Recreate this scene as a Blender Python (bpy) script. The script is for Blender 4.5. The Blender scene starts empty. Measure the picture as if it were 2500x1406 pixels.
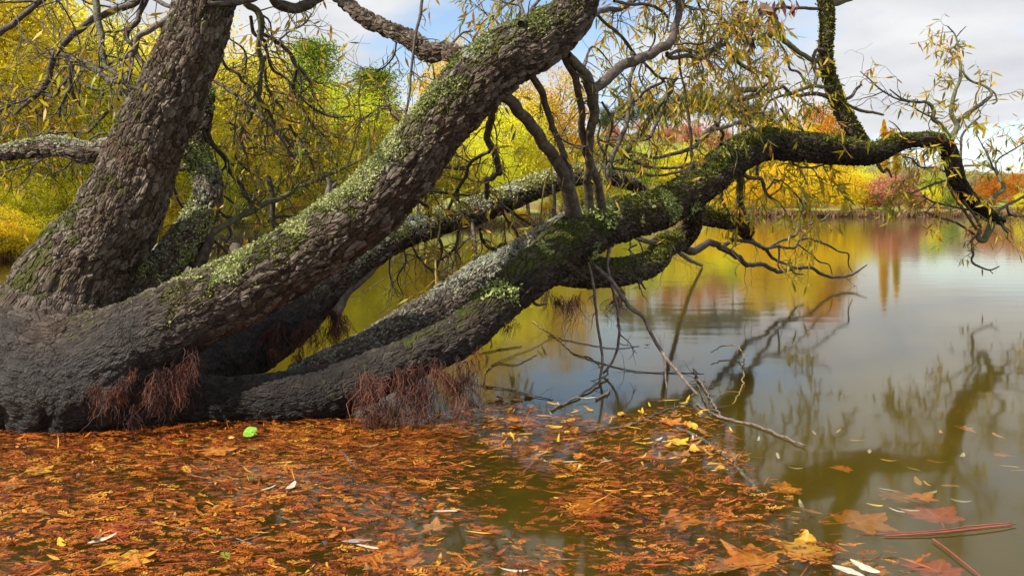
import bpy, math, random
import numpy as np
from mathutils import Vector

# ------------------------------------------------------------------ camera, sky, sun, exposure
F_PX, U0, V0, EYE = 1962.0, 1250.0, 510.0, 0.90      # focal length and horizon in a 2500 x 1406 frame, eye height above the lake
scn = bpy.context.scene
col = scn.collection
cam_data = bpy.data.cameras.new('camera')
cam_data.sensor_width = 36.0
cam_data.lens = 36.0 * F_PX / 2500.0
cam_data.shift_y = -(703.0 - V0) / 2500.0
cam_data.clip_start = 0.05
cam_data.clip_end = 3000.0
cam = bpy.data.objects.new('camera', cam_data)
cam.location = (0, 0, EYE)
cam.rotation_euler = (math.radians(90), 0, 0)
col.objects.link(cam)
scn.camera = cam

TO_SUN = Vector((-0.58, -0.34, 0.70)).normalized()
sun_data = bpy.data.lights.new('sun', 'SUN')
sun_data.energy = 5.0
sun_data.angle = math.radians(0.7)
sun_data.color = (1.0, 0.93, 0.82)
sun = bpy.data.objects.new('sun', sun_data)
sun.rotation_euler = TO_SUN.to_track_quat('Z', 'Y').to_euler()
sun.location = (-20, -10, 30)
col.objects.link(sun)

world = bpy.data.worlds.new('World')
scn.world = world
world.use_nodes = True
wn, wl = world.node_tree.nodes, world.node_tree.links
wn.clear()
def wnode(t, **kw):
    n = wn.new(t)
    for k, v in kw.items():
        setattr(n, k, v)
    return n
w_out = wnode('ShaderNodeOutputWorld')
w_bg = wnode('ShaderNodeBackground')
w_bg.inputs['Strength'].default_value = 0.1
w_sky = wnode('ShaderNodeTexSky', sky_type='NISHITA', sun_disc=False)
w_sky.sun_elevation = math.asin(TO_SUN.z)
w_sky.sun_rotation = math.atan2(TO_SUN.x, TO_SUN.y)
w_sky.air_density, w_sky.dust_density = 1.0, 0.6
w_tc = wnode('ShaderNodeTexCoord')
w_sep = wnode('ShaderNodeSeparateXYZ')
wl.new(w_tc.outputs['Generated'], w_sep.inputs[0])
w_abs = wnode('ShaderNodeMath', operation='ABSOLUTE'); wl.new(w_sep.outputs['Z'], w_abs.inputs[0])
w_add = wnode('ShaderNodeMath', operation='ADD'); wl.new(w_abs.outputs[0], w_add.inputs[0]); w_add.inputs[1].default_value = 0.22
w_div = wnode('ShaderNodeVectorMath', operation='DIVIDE')
wl.new(w_tc.outputs['Generated'], w_div.inputs[0])
w_cmb = wnode('ShaderNodeCombineXYZ')
for k in range(3):
    wl.new(w_add.outputs[0], w_cmb.inputs[k])
wl.new(w_cmb.outputs[0], w_div.inputs[1])
w_n1 = wnode('ShaderNodeTexNoise'); w_n1.inputs['Scale'].default_value = 1.25; w_n1.inputs['Detail'].default_value = 7; w_n1.inputs['Roughness'].default_value = 0.55; w_n1.inputs['Distortion'].default_value = 0.3
wl.new(w_div.outputs[0], w_n1.inputs['Vector'])
w_r1 = wnode('ShaderNodeValToRGB')
w_r1.color_ramp.elements[0].position = 0.39; w_r1.color_ramp.elements[1].position = 0.53
wl.new(w_n1.outputs['Fac'], w_r1.inputs['Fac'])
w_n2 = wnode('ShaderNodeTexNoise'); w_n2.inputs['Scale'].default_value = 2.3; w_n2.inputs['Detail'].default_value = 5
wl.new(w_div.outputs[0], w_n2.inputs['Vector'])
w_r2 = wnode('ShaderNodeValToRGB')
w_r2.color_ramp.elements[0].position = 0.3; w_r2.color_ramp.elements[0].color = (4.4, 4.5, 4.85, 1)
w_r2.color_ramp.elements[1].position = 0.72; w_r2.color_ramp.elements[1].color = (6.3, 6.35, 6.4, 1)
wl.new(w_n2.outputs['Fac'], w_r2.inputs['Fac'])
w_mix = wnode('ShaderNodeMixRGB')
wl.new(w_r1.outputs['Color'], w_mix.inputs['Fac'])
w_gain = wnode('ShaderNodeMixRGB', blend_type='MULTIPLY'); w_gain.inputs['Fac'].default_value = 1.0
w_gain.inputs['Color2'].default_value = (1.3, 1.3, 1.3, 1)
wl.new(w_sky.outputs['Color'], w_gain.inputs['Color1'])
wl.new(w_gain.outputs['Color'], w_mix.inputs['Color1'])
wl.new(w_r2.outputs['Color'], w_mix.inputs['Color2'])
wl.new(w_mix.outputs['Color'], w_bg.inputs['Color'])
wl.new(w_bg.outputs['Background'], w_out.inputs['Surface'])

scn.view_settings.view_transform = 'Standard'
scn.view_settings.look = 'None'
scn.view_settings.exposure = 0.6
scn.view_settings.gamma = 1.0
scn.view_settings.use_curve_mapping = False
scn.render.engine = 'CYCLES'
scn.cycles.use_denoising = True
scn.cycles.max_bounces = 8
scn.cycles.transparent_max_bounces = 16
scn.cycles.caustics_reflective = False
scn.cycles.caustics_refractive = False

rng = np.random.default_rng(7)
random.seed(7)

# ------------------------------------------------------------------ helpers
def P(u, v, d):
    return np.array(((u - U0) / F_PX * d, d, EYE - (v - V0) / F_PX * d))

def on_water(u, v, z=0.0):
    return P(u, v, (EYE - z) * F_PX / (v - V0))

def norm(a):
    return a / np.maximum(np.linalg.norm(a, axis=-1, keepdims=True), 1e-9)

_perm = np.random.default_rng(3).permutation(256)
_perm = np.concatenate([_perm, _perm, _perm])
_grad = norm(np.random.default_rng(4).normal(size=(256, 3)))
def perlin(p):
    p = np.asarray(p, float)
    i = np.floor(p).astype(int); f = p - i; i &= 255
    w = f * f * f * (f * (f * 6 - 15) + 10)
    out = 0
    for dx in (0, 1):
        for dy in (0, 1):
            for dz in (0, 1):
                h = _perm[_perm[_perm[(i[..., 0] + dx) & 255] + ((i[..., 1] + dy) & 255)] + ((i[..., 2] + dz) & 255)]
                g = _grad[h]
                dot = g[..., 0] * (f[..., 0] - dx) + g[..., 1] * (f[..., 1] - dy) + g[..., 2] * (f[..., 2] - dz)
                out = out + dot * (w[..., 0] if dx else 1 - w[..., 0]) * (w[..., 1] if dy else 1 - w[..., 1]) * (w[..., 2] if dz else 1 - w[..., 2])
    return out
def fbm(p, o=4):
    p = np.asarray(p, float)
    a, s, t = 1.0, 0.0, 0.0
    for k in range(o):
        s = s + a * perlin(p + 17.3 * k); t += a
        p = p * 2.03; a *= 0.5
    return s / t
def sstep(a, b, x):
    t = np.clip((x - a) / (b - a), 0, 1)
    return t * t * (3 - 2 * t)

class Geo:
    """Collects vertices, faces and point attributes of one mesh."""
    def __init__(self):
        self.v, self.q, self.t, self.a, self.n = [], [], [], {}, 0
    def add(self, v, quads=None, tris=None, **attrs):
        v = np.asarray(v, np.float32).reshape(-1, 3)
        if quads is not None and len(quads): self.q.append(np.asarray(quads, np.int64) + self.n)
        if tris is not None and len(tris): self.t.append(np.asarray(tris, np.int64) + self.n)
        for k, x in attrs.items():
            self.a.setdefault(k, []).append((self.n, np.asarray(x, np.float32)))
        self.v.append(v); self.n += len(v)
    def mesh(self, name, smooth=True):
        me = bpy.data.meshes.new(name)
        v = np.concatenate(self.v) if self.v else np.zeros((0, 3), np.float32)
        q = np.concatenate(self.q) if self.q else np.zeros((0, 4), np.int64)
        t = np.concatenate(self.t) if self.t else np.zeros((0, 3), np.int64)
        me.vertices.add(len(v)); me.vertices.foreach_set('co', v.ravel())
        me.loops.add(q.size + t.size)
        me.loops.foreach_set('vertex_index', np.concatenate([q.ravel(), t.ravel()]).astype(np.int32))
        me.polygons.add(len(q) + len(t))
        me.polygons.foreach_set('loop_start', np.concatenate([np.arange(len(q)) * 4, q.size + np.arange(len(t)) * 3]).astype(np.int32))
        for k, chunks in self.a.items():
            vec = chunks[0][1].ndim == 2
            buf = np.zeros((len(v), 3) if vec else len(v), np.float32)
            for o, x in chunks: buf[o:o + len(x)] = x
            at = me.attributes.new(k, 'FLOAT_VECTOR' if vec else 'FLOAT', 'POINT')
            at.data.foreach_set('vector' if vec else 'value', buf.ravel())
        me.update(calc_edges=True)
        if smooth: me.polygons.foreach_set('use_smooth', np.ones(len(me.polygons), bool))
        me.validate()
        return me

def obj(name, data, mat=None, parent=None, loc=None, **props):
    if isinstance(data, Geo): data = data.mesh(name)
    if mat is not None and data is not None and not data.materials: data.materials.append(mat)
    o = bpy.data.objects.new(name, data)
    col.objects.link(o)
    if parent is not None: o.parent = parent
    if loc is not None: o.location = loc
    for k, v in props.items(): o[k] = v
    return o
def empty(name, loc=(0, 0, 0), **props):
    return obj(name, None, None, None, loc, **props)

def resample(pts, step, extra=None):
    """Catmull-Rom through pts (n x k), resampled at about equal arc length on the first three columns."""
    p = np.asarray(pts, float)
    if len(p) == 2: p = np.vstack([p[0], (p[0] + p[1]) / 2, p[1]])
    e = np.vstack([2 * p[0] - p[1], p, 2 * p[-1] - p[-2]])
    out = []
    for i in range(1, len(e) - 2):
        t = np.linspace(0, 1, 24, endpoint=False)[:, None]
        a, b, c, d = e[i - 1], e[i], e[i + 1], e[i + 2]
        out.append(0.5 * (2 * b + (c - a) * t + (2 * a - 5 * b + 4 * c - d) * t ** 2 + (3 * b - a - 3 * c + d) * t ** 3))
    out = np.vstack(out + [p[-1:]])
    s = np.concatenate([[0], np.cumsum(np.linalg.norm(np.diff(out[:, :3], axis=0), axis=1))])
    n = max(3, int(s[-1] / step) + 1)
    ss = np.linspace(0, s[-1], n)
    return np.stack([np.interp(ss, s, out[:, k]) for k in range(out.shape[1])], 1), ss

def frames(path):
    t = norm(np.gradient(path, axis=0))
    n = np.zeros_like(t)
    a = np.array((0, 0, 1.0)) if abs(t[0, 2]) < 0.9 else np.array((1.0, 0, 0))
    n[0] = norm(np.cross(t[0], a))
    for i in range(1, len(t)):
        x = n[i - 1] - t[i] * np.dot(n[i - 1], t[i])
        n[i] = x / max(np.linalg.norm(x), 1e-9)
    return t, n, np.cross(t, n)

def ring_quads(nr, ns):
    i = np.arange(nr - 1)[:, None] * ns; j = np.arange(ns)[None, :]; k = (j + 1) % ns
    return np.stack([i + j, i + k, i + ns + k, i + ns + j], -1).reshape(-1, 4)

def add_tube(g, path, rad, ns=6, cap=True, **attrs):
    path = np.asarray(path, float); rad = np.asarray(rad, float)
    t, n, b = frames(path)
    th = np.linspace(0, 2 * np.pi, ns, endpoint=False)
    dirs = n[:, None] * np.cos(th)[None, :, None] + b[:, None] * np.sin(th)[None, :, None]
    v = path[:, None] + dirs * rad[:, None, None]
    s = np.concatenate([[0], np.cumsum(np.linalg.norm(np.diff(path, axis=0), axis=1))])
    rest = np.stack([rad[:, None] * np.cos(th), rad[:, None] * np.sin(th), np.repeat(s[:, None], ns, 1)], -1).reshape(-1, 3)
    at = dict(rest=rest + np.array(attrs.pop('off', (0, 0, 0))))
    for k, x in attrs.items():
        x = np.asarray(x, float)
        at[k] = np.full(v.shape[0] * ns, float(x)) if x.ndim == 0 else np.repeat(x, ns)
    tri = None
    vv = v.reshape(-1, 3)
    if cap:
        e = len(vv)
        vv = np.vstack([vv, path[-1:] + t[-1:] * rad[-1] * 0.7])
        o = e - ns; j = np.arange(ns)
        tri = np.stack([o + j, o + (j + 1) % ns, np.full(ns, e)], 1)
        for k in at: at[k] = np.concatenate([at[k], at[k][-1:]])
    g.add(vv, ring_quads(len(path), ns), tri, **at)

# ------------------------------------------------------------------ materials
def nodes(name):
    m = bpy.data.materials.new(name); m.use_nodes = True
    nt = m.node_tree; nt.nodes.clear()
    out = nt.nodes.new('ShaderNodeOutputMaterial')
    def N(t, ins=None, **kw):
        n = nt.nodes.new(t)
        for k, v in kw.items(): setattr(n, k, v)
        for k, v in (ins or {}).items():
            s = n.inputs[k]
            if isinstance(v, bpy.types.NodeSocket): nt.links.new(v, s)
            else: s.default_value = v
        return n
    L = nt.links.new
    return m, N, L, out
def ramp(N, fac, stops):
    r = N('ShaderNodeValToRGB', {'Fac': fac})
    e = r.color_ramp.elements
    while len(e) > 1: e.remove(e[-1])
    for i, (p, c) in enumerate(stops):
        el = e[0] if i == 0 else e.new(p)
        el.position = p; el.color = (*c, 1) if len(c) == 3 else c
    return r.outputs['Color']
def mth(N, op, a, b=None, c=None, clamp=False):
    n = N('ShaderNodeMath', operation=op, use_clamp=clamp)
    for i, x in enumerate((a, b, c)):
        if x is None: continue
        if isinstance(x, bpy.types.NodeSocket): n.id_data.links.new(x, n.inputs[i])
        else: n.inputs[i].default_value = x
    return n.outputs[0]
def mixc(N, fac, a, b, blend='MIX'):
    return N('ShaderNodeMixRGB', {'Fac': fac, 'Color1': a, 'Color2': b}, blend_type=blend).outputs[0]
def mrange(N, x, a, b, c=0.0, d=1.0):
    return N('ShaderNodeMapRange', {'Value': x, 'From Min': a, 'From Max': b, 'To Min': c, 'To Max': d}, interpolation_type='SMOOTHSTEP').outputs[0]

def bark_material():
    m, N, L, out = nodes('bark')
    rest = N('ShaderNodeAttribute', attribute_name='rest').outputs['Vector']
    moss = N('ShaderNodeAttribute', attribute_name='moss').outputs['Fac']
    lich = N('ShaderNodeAttribute', attribute_name='lichen').outputs['Fac']
    wet = N('ShaderNodeAttribute', attribute_name='wet').outputs['Fac']
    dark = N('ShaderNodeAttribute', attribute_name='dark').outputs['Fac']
    warp = N('ShaderNodeTexNoise', {'Vector': rest, 'Scale': 9.0, 'Detail': 3.0}).outputs['Color']
    warp = N('ShaderNodeVectorMath', {0: warp, 1: (0.5, 0.5, 0.5)}, operation='SUBTRACT').outputs[0]
    warp = N('ShaderNodeVectorMath', {0: warp, 'Scale': 0.045}, operation='SCALE').outputs[0]
    rw = N('ShaderNodeVectorMath', {0: rest, 1: warp}, operation='ADD').outputs[0]
    c1 = N('ShaderNodeVectorMath', {0: rw, 1: (43.0, 43.0, 17.0)}, operation='MULTIPLY').outputs[0]
    c2 = N('ShaderNodeVectorMath', {0: rw, 1: (26.0, 26.0, 3.6)}, operation='MULTIPLY').outputs[0]
    edge = N('ShaderNodeTexVoronoi', {'Vector': c1, 'Scale': 1.0, 'Randomness': 1.0}, feature='DISTANCE_TO_EDGE').outputs['Distance']
    cell = N('ShaderNodeTexVoronoi', {'Vector': c1, 'Scale': 1.0, 'Randomness': 1.0}, feature='F1').outputs['Color']
    cellv = N('ShaderNodeSeparateColor', {0: cell}).outputs[0]
    plate = mrange(N, edge, 0.0, 0.15)
    fiss = N('ShaderNodeTexNoise', {'Vector': c2, 'Scale': 1.0, 'Detail': 3.0, 'Roughness': 0.5}).outputs['Fac']
    fiss = mth(N, 'ABSOLUTE', mth(N, 'SUBTRACT', fiss, 0.5))
    fiss = mrange(N, fiss, 0.0, 0.09)
    fine = N('ShaderNodeTexNoise', {'Vector': rest, 'Scale': 110.0, 'Detail': 6.0, 'Roughness': 0.7}).outputs['Fac']
    mid = N('ShaderNodeTexNoise', {'Vector': rest, 'Scale': 26.0, 'Detail': 5.0, 'Roughness': 0.65}).outputs['Fac']
    h = mth(N, 'MULTIPLY', plate, mth(N, 'MULTIPLY_ADD', cellv, 0.4, 0.4))
    h = mth(N, 'ADD', h, mth(N, 'MULTIPLY', mth(N, 'SUBTRACT', fiss, 0.6), mth(N, 'MULTIPLY_ADD', plate, 0.25, 0.25)))
    hd = mth(N, 'MULTIPLY', h, mth(N, 'MULTIPLY_ADD', wet, -0.016, 0.019))
    hd = mth(N, 'MULTIPLY_ADD', mid, mth(N, 'MULTIPLY_ADD', wet, 0.026, 0.014), hd)
    hd = mth(N, 'MULTIPLY_ADD', fine, 0.006, hd)
    disp = N('ShaderNodeDisplacement', {'Height': hd, 'Midlevel': 0.012, 'Scale': 1.0})
    L(disp.outputs[0], out.inputs['Displacement'])
    tone = mth(N, 'MULTIPLY_ADD', cellv, 0.45, mth(N, 'MULTIPLY', mid, 0.75))
    colr = ramp(N, tone, [(0.15, (0.017, 0.011, 0.008)), (0.42, (0.052, 0.036, 0.025)), (0.62, (0.105, 0.077, 0.055)), (0.85, (0.21, 0.17, 0.13))])
    red = N('ShaderNodeTexNoise', {'Vector': rest, 'Scale': 5.0, 'Detail': 4.0}).outputs['Fac']
    colr = mixc(N, mrange(N, red, 0.5, 0.72, 0.0, 0.55), colr, (0.10, 0.052, 0.03, 1))
    sp = N('ShaderNodeTexNoise', {'Vector': rest, 'Scale': 70.0, 'Detail': 4.0, 'Roughness': 0.6}).outputs['Fac']
    sp = mrange(N, mth(N, 'MULTIPLY_ADD', lich, 0.26, sp), 0.655, 0.71)
    colr = mixc(N, sp, colr, (0.30, 0.32, 0.23, 1))
    wetc = ramp(N, mth(N, 'MULTIPLY_ADD', fine, 0.6, mth(N, 'MULTIPLY', mid, 0.45)), [(0.32, (0.007, 0.0055, 0.0045)), (0.52, (0.022, 0.017, 0.014)), (0.66, (0.070, 0.058, 0.050)), (0.8, (0.16, 0.135, 0.12))])
    colr = mixc(N, wet, colr, wetc)
    colr = mixc(N, dark, colr, (0.17, 0.16, 0.16, 1), 'MULTIPLY')  # multiplies in the limb's painted shade, dark bark and wet waterline band
    mn = N('ShaderNodeTexNoise', {'Vector': rest, 'Scale': 16.0, 'Detail': 5.0, 'Roughness': 0.65}).outputs['Fac']
    mf = mrange(N, mth(N, 'MULTIPLY_ADD', moss, 0.6, mn), 0.62, 0.86)
    mc = ramp(N, fine, [(0.3, (0.018, 0.024, 0.004)), (0.6, (0.075, 0.085, 0.010)), (0.8, (0.15, 0.16, 0.022))])
    colr = mixc(N, mf, colr, mc)
    rough = mth(N, 'MULTIPLY_ADD', wet, -0.34, 0.88)
    bs = N('ShaderNodeBsdfPrincipled', {'Base Color': colr, 'Roughness': rough})
    L(mth(N, 'MULTIPLY_ADD', wet, 0.22, 0.14), bs.inputs['Specular IOR Level'])
    L(bs.outputs[0], out.inputs['Surface'])
    m.displacement_method = 'BOTH'
    return m

def twig_material(name, stops, mossc=(0.12, 0.12, 0.045)):
    m, N, L, out = nodes(name)
    rest = N('ShaderNodeAttribute', attribute_name='rest').outputs['Vector']
    moss = N('ShaderNodeAttribute', attribute_name='moss').outputs['Fac']
    n1 = N('ShaderNodeTexNoise', {'Vector': rest, 'Scale': 35.0, 'Detail': 4.0, 'Roughness': 0.65}).outputs['Fac']
    n2 = N('ShaderNodeTexNoise', {'Vector': rest, 'Scale': 130.0, 'Detail': 2.0}).outputs['Fac']
    c = ramp(N, n1, stops)
    mf = mrange(N, mth(N, 'MULTIPLY_ADD', moss, 0.55, n1), 0.62, 0.9)
    c = mixc(N, mf, c, mixc(N, n2, (mossc[0] * 0.4, mossc[1] * 0.4, mossc[2] * 0.4, 1), (mossc[0] * 1.6, mossc[1] * 1.6, mossc[2] * 1.6, 1)))
    bump = N('ShaderNodeBump', {'Height': mth(N, 'ADD', n1, n2), 'Strength': 0.8, 'Distance': 0.006})
    bs = N('ShaderNodeBsdfPrincipled', {'Base Color': c, 'Roughness': 0.75, 'Normal': bump.outputs[0]})
    L(bs.outputs[0], out.inputs['Surface'])
    return m

def leaf_material(name, stops, trans=0.4, gloss=True):
    m, N, L, out = nodes(name)
    cv = N('ShaderNodeAttribute', attribute_name='cv').outputs['Fac']
    c = ramp(N, cv, stops)
    oi = N('ShaderNodeObjectInfo').outputs['Random']
    c = N('ShaderNodeHueSaturation', {'Hue': mth(N, 'MULTIPLY_ADD', oi, 0.03, 0.485), 'Value': mth(N, 'MULTIPLY_ADD', oi, 0.2, 0.9), 'Color': c}).outputs[0]
    if gloss:
        a = N('ShaderNodeBsdfPrincipled', {'Base Color': c, 'Roughness': 0.5}).outputs[0]
    else:
        a = N('ShaderNodeBsdfDiffuse', {'Color': c}).outputs[0]
    b = N('ShaderNodeBsdfTranslucent', {'Color': c}).outputs[0]
    mx = N('ShaderNodeMixShader', {'Fac': trans, 1: a, 2: b})
    L(mx.outputs[0], out.inputs['Surface'])
    return m

def plain_material(name, stops, scale=20.0, rough=0.8, attr=None):
    m, N, L, out = nodes(name)
    if attr: f = N('ShaderNodeAttribute', attribute_name=attr).outputs['Fac']
    else:
        tc = N('ShaderNodeTexCoord').outputs['Object']
        f = N('ShaderNodeTexNoise', {'Vector': tc, 'Scale': scale, 'Detail': 5.0, 'Roughness': 0.6}).outputs['Fac']
    bs = N('ShaderNodeBsdfPrincipled', {'Base Color': ramp(N, f, stops), 'Roughness': rough})
    L(bs.outputs[0], out.inputs['Surface'])
    return m

BARK = bark_material()
TWIG = twig_material('twig_bark', [(0.3, (0.030, 0.021, 0.015)), (0.55, (0.085, 0.062, 0.046)), (0.75, (0.19, 0.155, 0.12))])
PALE_TWIG = twig_material('pale_twig_bark', [(0.3, (0.06, 0.042, 0.03)), (0.55, (0.17, 0.13, 0.10)), (0.75, (0.32, 0.26, 0.21))])
YELLOW_TWIG = twig_material('yellow_shoot_bark', [(0.3, (0.14, 0.10, 0.02)), (0.7, (0.32, 0.22, 0.05))])
BG_BARK = plain_material('background_bark', [(0.3, (0.035, 0.028, 0.02)), (0.7, (0.12, 0.10, 0.075))], 6.0)
GREY_BARK = plain_material('grey_background_bark', [(0.3, (0.14, 0.115, 0.09)), (0.7, (0.36, 0.31, 0.25))], 6.0)
WILLOW_LEAF = leaf_material('willow_leaf', [(0.0, (0.22, 0.27, 0.02)), (0.3, (0.52, 0.46, 0.025)), (0.65, (0.76, 0.52, 0.025)), (0.9, (0.66, 0.32, 0.02)), (1.0, (0.25, 0.09, 0.02))], 0.5)
DEAD_LEAF = leaf_material('dead_brown_leaf', [(0.0, (0.07, 0.025, 0.015)), (1.0, (0.2, 0.07, 0.035))], 0.2)
LICHEN = leaf_material('foliose_lichen', [(0.0, (0.10, 0.14, 0.03)), (0.5, (0.29, 0.33, 0.105)), (1.0, (0.57, 0.58, 0.27))], 0.2, False)
MOSS = leaf_material('moss_tuft', [(0.0, (0.05, 0.06, 0.010)), (0.5, (0.16, 0.165, 0.035)), (1.0, (0.32, 0.30, 0.09))], 0.2, False)
ROOT = plain_material('fine_red_root', [(0.0, (0.022, 0.008, 0.005)), (0.5, (0.105, 0.030, 0.014)), (1.0, (0.30, 0.105, 0.045))], attr='cv', rough=0.6)
SPRIG = leaf_material('russet_sprig', [(0.0, (0.025, 0.009, 0.004)), (0.25, (0.11, 0.027, 0.006)), (0.5, (0.36, 0.085, 0.009)), (0.8, (0.60, 0.20, 0.016)), (1.0, (0.76, 0.40, 0.05))], 0.25)
GREEN_SPRIG = leaf_material('green_sprig', [(0.0, (0.10, 0.30, 0.02)), (1.0, (0.25, 0.50, 0.05))], 0.25)
YG = [(0.0, (0.36, 0.42, 0.025)), (0.3, (0.68, 0.66, 0.04)), (0.75, (0.90, 0.78, 0.06)), (1.0, (0.90, 0.56, 0.04))]
LEAF_YELLOW = leaf_material('autumn_yellow_foliage', YG, 0.5, False)
LEAF_GOLD = leaf_material('autumn_gold_foliage', [(0.0, (0.55, 0.46, 0.02)), (0.5, (0.85, 0.66, 0.03)), (1.0, (0.88, 0.46, 0.03))], 0.5, False)
LEAF_GREEN = leaf_material('green_foliage', [(0.0, (0.12, 0.19, 0.02)), (0.6, (0.28, 0.38, 0.035)), (1.0, (0.55, 0.54, 0.05))], 0.4, False)
LEAF_LIME = leaf_material('lime_foliage', [(0.0, (0.16, 0.30, 0.02)), (0.5, (0.40, 0.52, 0.03)), (1.0, (0.72, 0.68, 0.05))], 0.5, False)
LEAF_PINE = leaf_material('dark_pine_foliage', [(0.0, (0.03, 0.045, 0.018)), (0.6, (0.075, 0.10, 0.035)), (1.0, (0.17, 0.17, 0.06))], 0.2, False)
LEAF_RED = leaf_material('red_foliage', [(0.0, (0.36, 0.12, 0.075)), (0.5, (0.60, 0.26, 0.16)), (1.0, (0.74, 0.45, 0.28))], 0.35, False)
LEAF_ORANGE = leaf_material('orange_foliage', [(0.0, (0.30, 0.09, 0.02)), (0.5, (0.55, 0.20, 0.025)), (1.0, (0.66, 0.36, 0.04))], 0.4, False)
LEAF_BROWN = leaf_material('brown_foliage', [(0.0, (0.13, 0.075, 0.05)), (0.5, (0.28, 0.17, 0.11)), (1.0, (0.44, 0.32, 0.14))], 0.3, False)

# ------------------------------------------------------------------ setting: lake bed and banks as one sheet, the water on it
SH_U = np.array([-2500, -900, -300, 0, 300, 600, 760, 1000, 1300, 1500, 1700, 1900, 2500, 3300, 5000])
SH_D = np.array([6.5, 9.0, 11.5, 13.4, 15.5, 20.0, 23.0, 32.0, 45.0, 62.0, 80.0, 87.0, 88.0, 84.0, 70.0])
HILL_U = np.array([-2500, 0, 700, 1250, 1500, 1560, 1800, 1900, 2100, 2300, 2500, 5000])
HILL_H = np.array([2.5, 2.5, 3.0, 6.0, 12.0, 15.0, 15.0, 12.0, 9.5, 8.0, 7.0, 6.0])
def shore(u): return np.interp(u, SH_U, SH_D)
def ground_z(u, d):
    s = shore(u) + 0.35 * np.sin(u * 0.021) + 0.25 * np.sin(u * 0.057 + 1) + 0.01 * d * np.sin(u * 0.11)
    x = d - s
    near = 0.42 + 0.0 * d
    bed = -np.minimum(0.42, 0.10 + 0.30 * np.clip(-x, 0, 1))
    bank = 0.40 * sstep(0, 1.0, x) + 0.020 * np.clip(x, 0, 60)
    hill = np.interp(u, HILL_U, HILL_H) * sstep(10, 95, x * np.interp(u, [0, 1200, 1700], [1.0, 1.0, 1.0]))
    return np.where(x > 0, bank + hill, bed)
tt = np.linspace(-1.9, 1.9, 300)
dd = np.concatenate([[0.05, 0.6], np.geomspace(1.2, 700, 220)])
T, D = np.meshgrid(tt, dd)
Uu = T * F_PX + U0
Z = ground_z(Uu, D)
Z = Z + 0.012 * D * 0.3 * fbm(np.stack([T * D * 0.25, D * 0.25, 0 * D], -1), 3) * (Z > 0)
Vg = np.stack([T * D, D, Z], -1).reshape(-1, 3)
i = np.arange(len(dd) - 1)[:, None] * len(tt); j = np.arange(len(tt) - 1)[None, :]
g = Geo(); g.add(Vg, np.stack([i + j, i + j + 1, i + len(tt) + j + 1, i + len(tt) + j], -1).reshape(-1, 4))
m, N, L, out = nodes('ground')
pos = N('ShaderNodeNewGeometry').outputs['Position']
zz = N('ShaderNodeSeparateXYZ', {0: pos}).outputs['Z']
na = N('ShaderNodeTexNoise', {'Vector': pos, 'Scale': 0.12, 'Detail': 6.0}).outputs['Fac']
nb = N('ShaderNodeTexNoise', {'Vector': pos, 'Scale': 2.5, 'Detail': 6.0, 'Roughness': 0.7}).outputs['Fac']
grass = ramp(N, nb, [(0.3, (0.10, 0.14, 0.015)), (0.55, (0.24, 0.28, 0.025)), (0.75, (0.36, 0.34, 0.05))])
litter = ramp(N, nb, [(0.3, (0.10, 0.055, 0.022)), (0.6, (0.24, 0.14, 0.04)), (0.8, (0.36, 0.24, 0.06))])
cc = mixc(N, mrange(N, na, 0.45, 0.62), grass, litter)
mud = ramp(N, nb, [(0.3, (0.045, 0.036, 0.010)), (0.7, (0.12, 0.096, 0.028))])
cc = mixc(N, mrange(N, mth(N, 'MULTIPLY_ADD', nb, 0.25, zz), 0.25, 0.5), mud, cc)
bump = N('ShaderNodeBump', {'Height': nb, 'Strength': 0.6, 'Distance': 0.08})
L(N('ShaderNodeBsdfPrincipled', {'Base Color': cc, 'Roughness': 0.95, 'Normal': bump.outputs[0]}).outputs[0], out.inputs['Surface'])
obj('ground', g, m, kind='structure', label='muddy lake bed rising to grassy banks and a low hill', category='ground')

m, N, L, out = nodes('lake_water')
pos = N('ShaderNodeNewGeometry').outputs['Position']
st = N('ShaderNodeVectorMath', {0: pos, 1: (1.0, 2.2, 1.0)}, operation='MULTIPLY').outputs[0]
rip = N('ShaderNodeTexNoise', {'Vector': st, 'Scale': 1.3, 'Detail': 2.0, 'Roughness': 0.4}).outputs['Fac']
bump = N('ShaderNodeBump', {'Height': rip, 'Strength': 0.016, 'Distance': 0.10})
fr = N('ShaderNodeFresnel', {'IOR': 1.33, 'Normal': bump.outputs[0]}).outputs[0]
gl = N('ShaderNodeBsdfGlossy', {'Color': (0.95, 0.94, 0.88, 1), 'Roughness': 0.065, 'Normal': bump.outputs[0]}, distribution='GGX').outputs[0]
tr = N('ShaderNodeBsdfTransparent', {'Color': (0.97, 0.96, 0.90, 1)}).outputs[0]
L(N('ShaderNodeMixShader', {'Fac': fr, 1: tr, 2: gl}).outputs[0], out.inputs['Surface'])
va = N('ShaderNodeVolumeAbsorption', {'Color': (0.62, 0.52, 0.14, 1), 'Density': 2.4}).outputs[0]
vs_ = N('ShaderNodeVolumeScatter', {'Color': (0.58, 0.47, 0.07, 1), 'Density': 0.85, 'Anisotropy': 0.1}).outputs[0]
L(N('ShaderNodeAddShader', {0: va, 1: vs_}).outputs[0], out.inputs['Volume'])
g = Geo(); g.add([(-700, -30, 0), (700, -30, 0), (700, 700, 0), (-700, 700, 0)], [(0, 1, 2, 3)])
obj('lake_water', g, m, kind='structure', label='still olive brown lake reflecting the autumn trees and sky', category='water')

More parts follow.
